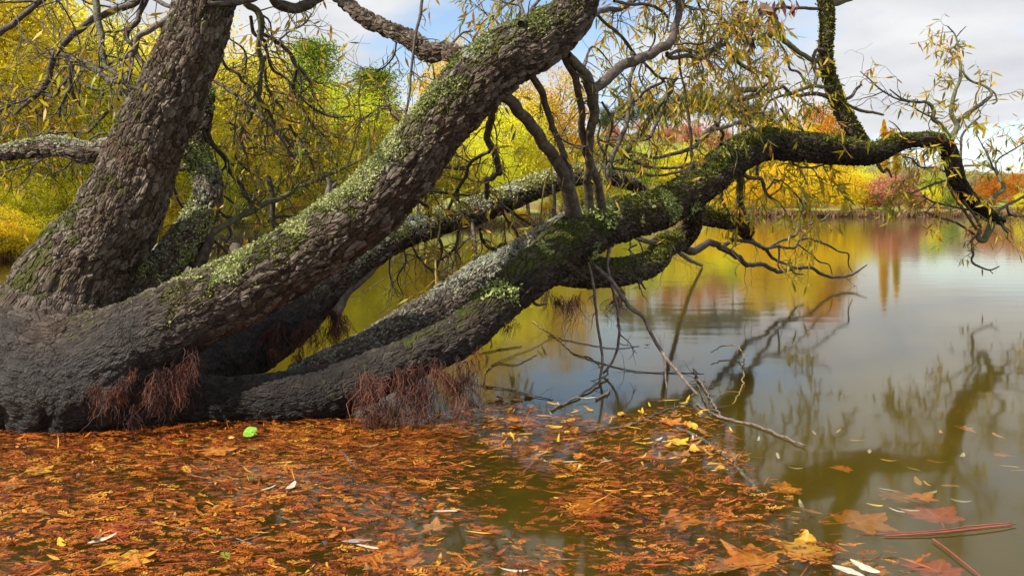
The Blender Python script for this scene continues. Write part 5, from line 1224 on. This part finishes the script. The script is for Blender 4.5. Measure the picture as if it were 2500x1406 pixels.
fallen('lance', 'pale', 897, 1333, .075, -.45, 'narrow cream leaf tip to tip with a grey leaf', z=.016)
fallen('oval', 'grey', 872, 1319, .085, .05, 'grey oval leaf under the narrow cream leaf', z=.010)
fallen('oak', 'orange', 818, 1302, .085, 1.3, 'orange lobed oak leaf on the mat near the cream leaf', z=.014)
fallen('lance', 'pale', 1430, 971, .105, .12, 'long pale leaf by the foot of the hanging dead twigs', z=.014)
fallen('lance', 'pale', 1330, 1014, .075, -.1, 'cream leaf floating right of the red root curtain', z=.010)
fallen('oval', 'amber', 1355, 985, .085, -.5, 'amber leaf floating beside a bundle of sticks', z=.010)
fallen('lance', 'pale', 1608, 1072, .060, .9, 'small white leaf standing up among yellow leaves', z=.018, tilt_=(.4, 0))
fallen('oval', 'pale', 1684, 996, .045, 2.0, 'small white curled leaf among the tangled floating twigs', z=.018, tilt_=(.3, .2))
fallen('lance', 'pale', 1758, 1146, .080, .35, 'pale leaf at the outer edge of the floating twigs', z=.010)
fallen('lance', 'pale', 1395, 1126, .070, .1, 'pale leaf of a crossed pair left of the red stalk', z=.010)
fallen('lance', 'pale', 1415, 1136, .055, 1.4, 'upright pale leaf crossing its pair left of the red stalk', z=.014)
fallen('lance', 'grey', 1322, 1107, .060, .6, 'grey curled leaf at the head of a red stem', z=.016)
fallen('lance', 'pale', 1255, 1392, .075, -.12, 'pale leaf on the dark water at the bottom edge', z=.010)
fallen('lance', 'pale', 1088, 1246, .075, .1, 'slim cream leaf on the grey gap in the mat', z=.012)
fallen('oval', 'pale', 2072, 1392, .085, -.8, 'pale leaf of a pair at the bottom edge by the red leaf', z=.012, tilt_=(.15, 0))
fallen('oval', 'pale', 2112, 1384, .090, -1.1, 'upper pale leaf of the bottom edge pair', z=.016, tilt_=(.15, 0))
fallen('lance', 'pale', 645, 912, .080, .55, 'pale leaf caught in the dark gap between two limbs', z=.02, tilt_=(.2, 0))
fallen('lance', 'pale', 2190, 1246, .05, -.8, 'tiny white leaf lying on the big red leaf', z=.006)
fallen('heart', 'yellow', 1354, 1041, .068, -.15, 'bright yellow heart shaped leaf on open water', z=.012)
fallen('heart', 'yellow', 1396, 1056, .060, 2.9, 'rounded yellow leaf half tucked under a dark stick', z=.010)
fallen('heart', 'yellow', 1690, 1041, .080, 1.2, 'round golden leaf beside the dark forked stick', z=.016, tilt_=(.25, 0))
fallen('lance', 'yellow', 1640, 976, .085, .12, 'yellow leaf at the inner end of the twig tangle', z=.014)
fallen('oval', 'yellow', 1668, 983, .060, .5, 'second yellow leaf tucked below the first by the twig tangle', z=.010)
fallen('lance', 'yellow', 1548, 1043, .070, -.5, 'narrow yellow leaf left of the orange maple leaf', z=.014)
fallen('oval', 'yellow', 1572, 1081, .075, .05, 'yellow leaf left of the small white standing leaf', z=.010)
fallen('plane', 'yellow', 1648, 1078, .115, .3, 'yellow lobed maple leaf right of the small white leaf', z=.012, curl=.10)
fallen('lance', 'yellow', 1408, 1003, .075, .7, 'curled yellow leaf over the reflection of the hanging twigs', z=.012, curl=.3)
fallen('lance', 'yellow', 1290, 872, .045, .2, 'tiny yellow leaf floating near the yellow shoots', z=.010)
fallen('heart', 'yellow', 1348, 815, .050, .5, 'small yellow leaf where the yellow shoots meet', z=.012)
fallen('lance', 'yellow', 1233, 1000, .060, .7, 'yellow leaf at the tip of the mat by the roots', z=.012)
fallen('lance', 'yellow', 1215, 1022, .060, .1, 'flat yellow leaf below the mat tip by the roots', z=.010)
fallen('oval', 'yellow', 150, 1325, .070, -.9, 'yellow leaf in a dark hole of the orange mat', z=.010)
fallen('lance', 'yellow', 690, 1128, .080, .05, 'amber streak of a leaf lying in the mat', z=.010)
fallen('oval', 'pale', 250, 1315, .080, .9, 'pale olive leaf between yellow and dark red leaves', z=.012)
fallen('plane', 'orange', 1630, 1030, .135, .4, 'crinkled orange maple leaf amid the floating twigs', z=.014, curl=.10)
fallen('oak', 'orange', 1450, 946, .060, 1.0, 'little orange oak leaf at the foot of a dead twig', z=.02)
fallen('plane', 'brown', 1580, 1118, .10, 2.0, 'tan lobed leaf under the straight red stalk', z=.004)
fallen('plane', 'orange', 1470, 1235, .26, 2.6, 'large orange plane leaf sunk just under the surface', z=-.012, curl=.03)
fallen('plane', 'orange', 1650, 1270, .17, .5, 'smaller orange leaf drowned below the drifting sprigs', z=-.015, curl=.05)
fallen('plane', 'red', 2285, 1262, .22, 1.5, 'large dark red plane leaf under the crossing red stalks', z=-.07, curl=.04, smat=FM['stalk'])
fallen('plane', 'orange', 2090, 1275, .25, .4, 'large sunken amber orange leaf left of the red leaf', z=-.10, curl=.05)
fallen('plane', 'brown', 2200, 1215, .17, 2.2, 'brown leaf sunk above the large red leaf', z=-.09, curl=.05)
fallen('plane', 'red', 2290, 1395, .20, 1.9, 'rust red leaf cut by the bottom edge', z=-.05, curl=.06)
fallen('plane', 'amber', 1960, 1350, .20, 1.1, 'crumpled amber leaf at the end of the drifting sprigs', z=-.01, curl=.14)
fallen('plane', 'orange', 1850, 1370, .20, 2.4, 'crumpled orange leaf by the bottom edge', z=-.008, curl=.14)
fallen('plane', 'brown', 1740, 1385, .18, .2, 'crumpled brown leaf by the bottom edge', z=-.005, curl=.14)
fallen('plane', 'amber', 300, 1372, .16, .7, 'amber maple leaf sunk in the mat at the bottom edge', z=.008, curl=.05)
fallen('plane', 'red', 285, 1305, .15, 2.2, 'dark red leaf sunk in the mat behind an olive leaf', z=.006, curl=.05)
fallen('plane', 'amber', 85, 1150, .12, .9, 'amber leaf flat in the mat below the root base', z=.010, curl=.04)
fallen('plane', 'orange', 520, 1100, .17, .2, 'broad tan orange leaf flat in the mat', z=.010, curl=.03)
fallen('plane', 'brown', 640, 1165, .12, 1.7, 'brown leaf half hidden by sprigs in the mat', z=.008, curl=.06)
fallen('plane', 'orange', 960, 1370, .22, 2.0, 'orange leaf drowned under thin sprigs at the bottom edge', z=-.006, curl=.04)
fallen('plane', 'orange', 30, 1180, .10, 2.0, 'dark red orange leaf at the mat edge', z=.010, curl=.06)
fallen('plane', 'red', 1580, 842, .045, .4, 'tiny dark red leaf afloat on the sky reflection', z=.008, curl=.2)
fallen('oval', 'yellow', 2135, 1232, .05, -.6, 'small yellow leaf near the sunken orange leaf', z=.0)
_SH = {'lance': 'narrow', 'oval': 'oval', 'plane': 'lobed maple', 'oak': 'wavy oak', 'heart': 'rounded'}
_CO = {'yellow': 'yellow', 'pale': 'pale cream', 'orange': 'orange', 'brown': 'brown', 'amber': 'amber'}
LOOK = {(a, c): 'small ' + _SH[a] + ' ' + _CO[c] + ' leaf' for a in _SH for c in _CO}
dg = 'leaves drifted against the floating twigs'
for k in range(110):
    u = rng.uniform(1190, 1790); v = np.interp(u, POLY_U, POLY_V) + rng.uniform(-25, 130)
    kind, mk, s_ = [('lance', 'yellow', .07), ('plane', 'brown', .085), ('oval', 'amber', .065), ('plane', 'orange', .075), ('lance', 'pale', .06), ('oak', 'orange', .07), ('oval', 'brown', .07), ('heart', 'amber', .06)][k % 8]
    fallen(kind, mk, u, v, s_ * rng.uniform(.7, 1.15), rng.random() * 6.28, LOOK[(kind, mk)] + ' drifted against the floating twigs', z=rng.uniform(-.012, .016), group=dg + ', ' + LOOK[(kind, mk)], curl=rng.uniform(.05, .22), tilt_=(rng.normal() * .15, rng.normal() * .15))
mg = 'larger leaves scattered through the mat'
for k in range(30):
    u = rng.uniform(10, 1150); v = rng.uniform(1080, 1400)
    kind, mk, s_ = [('plane', 'brown', .08), ('oval', 'brown', .06), ('oak', 'orange', .07), ('oak', 'brown', .08), ('lance', 'amber', .07), ('oval', 'brown', .07)][k % 6]
    fallen(kind, mk, u, v, s_ * rng.uniform(.7, 1.2), rng.random() * 6.28, LOOK[(kind, mk)] + ' bedded among the sprigs of the mat', z=rng.uniform(.002, .014), group=mg + ', ' + LOOK[(kind, mk)], curl=rng.uniform(.05, .2), tilt_=(rng.normal() * .12, rng.normal() * .12))
sg = 'small leaves sunk in the open water'
for k in range(34):
    u = rng.uniform(1850, 2490); v = rng.uniform(1035, 1250)
    kind, mk = [('oval', 'amber'), ('lance', 'pale'), ('oval', 'brown'), ('plane', 'orange'), ('lance', 'yellow'), ('oval', 'pale')][k % 6]
    fallen(kind, mk, u, v, rng.uniform(.05, .085) * (1.7 if kind == 'plane' else 1), rng.random() * 6.28, LOOK[(kind, mk)] + ' sunk under the open water above the red leaf', z=-rng.uniform(.015, .11), group=sg + ', ' + LOOK[(kind, mk)], curl=.08)

# ------------------------------------------------------------------ sticks, shoots and stalks lying on the water
def stick(name, label, pts, mat, moss=0.1, side=0, cat='stick', ns=7):
    """pts: (u, v, width px, height above water)"""
    a = []
    for (u, v, w, z) in pts:
        p = on_water(u, v, z * 0.45); a.append([*p, w * (0.42 if name in ('floating_shoot', 'red_stalk') else 0.6) / 2 / F_PX * p[1]])
    a = np.array(a); c = a[0, :3].copy()
    path, s = resample(np.column_stack([a[:, :3] - c, a[:, 3]]), 0.012)
    rad = path[:, 3] * (1 + .18 * fbm(np.stack([s * 40, s * 0 + c[0], s * 0], 1), 2)); path = path[:, :3] + (0.5 * rad[:, None] + (0.002 if name == 'red_stalk' else 0.012) * min(1, s[-1] * 3)) * np.stack([fbm(np.stack([s * 14, s * 0 + 3 * k, s * 0 + c[1]], 1), 3) for k in range(3)], 1) * np.array((2, 2, .5))
    g = Geo(); add_tube(g, path, rad, ns, moss=moss)
    if side:
        root = empty(name, c, label=label, category=cat)
        obj('stem', g, mat, root)
        tg = Geo()
        for _ in range(side):
            k = rng.integers(len(path) // 5, len(path) - 1)
            d = norm(np.array((rng.normal(), rng.normal(), .15 * rng.normal())))
            tp = wander(path[k], d, rng.uniform(.06, .16), .002, 0); tp[:, 2] = np.clip(tp[:, 2], -c[2] - .01, 1)
            add_tube(tg, tp, np.linspace(rad[k] * .5, .0007, len(tp)), 4, cap=False, moss=moss)
        obj('side_twigs', tg, mat, root, kind='stuff')
        return root
    return obj(name, g, mat, None, c, label=label, category=cat)
stick('floating_stick', 'bare grey stick pointing out over open water', [(1700, 985, 8, .01), (1760, 1018, 10, .012), (1850, 1040, 11, .012), (1920, 1070, 11, .014), (1966, 1088, 9, .016)], PALE_TWIG, .2)
stick('floating_stick', 'mossy yellow green stick between the yellow leaves', [(1430, 1055, 9, .01), (1500, 1045, 10, .01), (1560, 1030, 10, .014), (1610, 1008, 10, .018), (1660, 992, 9, .02), (1690, 985, 6, .02)], TWIG, .35, 3)
stick('floating_stick', 'thick dark stick sloping down into the water past the orange leaves', [(1655, 1046, 14, .02), (1690, 1058, 15, .016), (1745, 1092, 16, .008), (1800, 1140, 17, 0), (1850, 1195, 18, -.01), (1890, 1250, 18, -.03)], TWIG, .3, 2)
stick('floating_stick', 'reddish bundle of thin sticks by the amber leaf', [(1345, 1003, 8, .01), (1390, 980, 9, .012), (1440, 950, 8, .02), (1475, 920, 8, .03), (1485, 905, 7, .05)], PALE_TWIG, 0, 2)
stick('floating_stick', 'short cut stick floating under the hanging twigs', [(1455, 975, 9, .01), (1480, 962, 10, .012), (1488, 952, 9, .014)], PALE_TWIG, 0)
stick('twig_tangle', 'pale upright tangle of dry twigs at the middle of the floating debris', [(1690, 900, 6, .02), (1710, 930, 8, .02), (1735, 975, 8, .015), (1755, 1010, 8, .01), (1770, 1020, 6, .01)], PALE_TWIG, 0, 14)
stick('twig_tangle', 'reddish twig lying through the floating debris', [(1700, 935, 5, .015), (1725, 985, 6, .02), (1735, 1015, 6, .01)], TWIG, 0, 8)
stick('floating_shoot', 'long yellow shoot trailing from the small yellow leaf', [(1300, 785, 9, .01), (1335, 808, 8, .012), (1365, 830, 6, .008), (1400, 862, 6, .008), (1440, 872, 6, .008), (1470, 900, 5, .005)], YELLOW_TWIG, 0, 3)
stick('floating_shoot', 'thin brown shoot stretching right across the reflections', [(1340, 820, 5, .01), (1420, 838, 5, .008), (1500, 850, 4, .008), (1560, 845, 3, .004)], TWIG, 0, 2)
stick('floating_shoot', 'brown shoot drifting below the hanging twigs', [(1400, 865, 5, .006), (1500, 895, 6, .008), (1570, 908, 6, .008), (1660, 910, 5, .006), (1720, 912, 3, .004)], TWIG, 0, 4)
stick('floating_shoot', 'yellow shoot arching from the root curtain', [(1180, 940, 5, .01), (1195, 895, 5, .02), (1260, 865, 5, .012), (1300, 850, 4, .01), (1345, 825, 4, .01)], YELLOW_TWIG, 0, 2)
stick('floating_shoot', 'dark shoot lying left of the amber leaf', [(1170, 940, 4, .01), (1240, 950, 5, .01), (1310, 968, 5, .008), (1350, 975, 4, .006)], TWIG, 0, 5)
stick('floating_shoot', 'orange brown curved shoot near the roots', [(1185, 905, 6, .006), (1215, 885, 7, .012), (1260, 890, 5, .008), (1310, 865, 4, .008)], YELLOW_TWIG, 0, 2)
stick('grass_blade', 'flat yellow grass blade beside the small root tuft', [(1170, 862, 4, .01), (1200, 856, 6, .012), (1240, 849, 6, .012), (1275, 844, 3, .012)], YELLOW_TWIG, 0, 0, 'grass')
stick('bent_twig', 'thin twig bending up in an arch over the open water', [(1735, 860, 4, .08), (1765, 845, 5, .10), (1800, 845, 5, .11), (1815, 870, 5, .09), (1815, 910, 6, .06), (1810, 950, 6, .02), (1790, 985, 5, .0)], YELLOW_TWIG, 0, 6)
stick('floating_stick', 'blackish stick angled across the orange mat', [(830, 1100, 9, .02), (850, 1120, 10, .02), (872, 1145, 9, .016)], TWIG, 0)
stick('floating_stick', 'thin brown stick lying in the mat toward the bottom edge', [(360, 1270, 5, .014), (440, 1290, 6, .016), (540, 1310, 6, .016), (650, 1330, 5, .014)], PALE_TWIG, 0)
stick('floating_stick', 'grey stick crossing the bottom of the mat', [(540, 1330, 6, .014), (600, 1318, 7, .016), (660, 1296, 6, .016)], PALE_TWIG, 0)
stick('red_stalk', 'straight red leaf stalk lying by the yellow leaves', [(1505, 1116, 4, .01), (1600, 1117, 5, .012), (1730, 1108, 4, .012)], FM['stalk'], 0, 0, 'stalk')
stick('red_stalk', 'short red stem with a grey curled leaf', [(1270, 1158, 6, .008), (1295, 1135, 8, .012), (1322, 1108, 6, .014)], FM['stalk'], 0, 0, 'stalk')
stick('red_stalk', 'upper red stalk across the large red leaf', [(2105, 1303, 4, .004), (2250, 1298, 6, .012), (2380, 1283, 7, .014), (2470, 1275, 5, .012)], FM['stalk'], 0, 0, 'stalk')
stick('red_stalk', 'lower red stalk across the large red leaf', [(2160, 1308, 8, .008), (2280, 1300, 10, .016), (2400, 1288, 9, .018), (2480, 1278, 7, .014)], FM['stalk'], 0, 0, 'stalk')
stick('red_stalk', 'red stalk running from the crossing to the bottom edge', [(2278, 1315, 9, .014), (2320, 1345, 9, .016), (2360, 1378, 9, .014), (2410, 1420, 8, .012)], FM['stalk'], 0, 0, 'stalk')
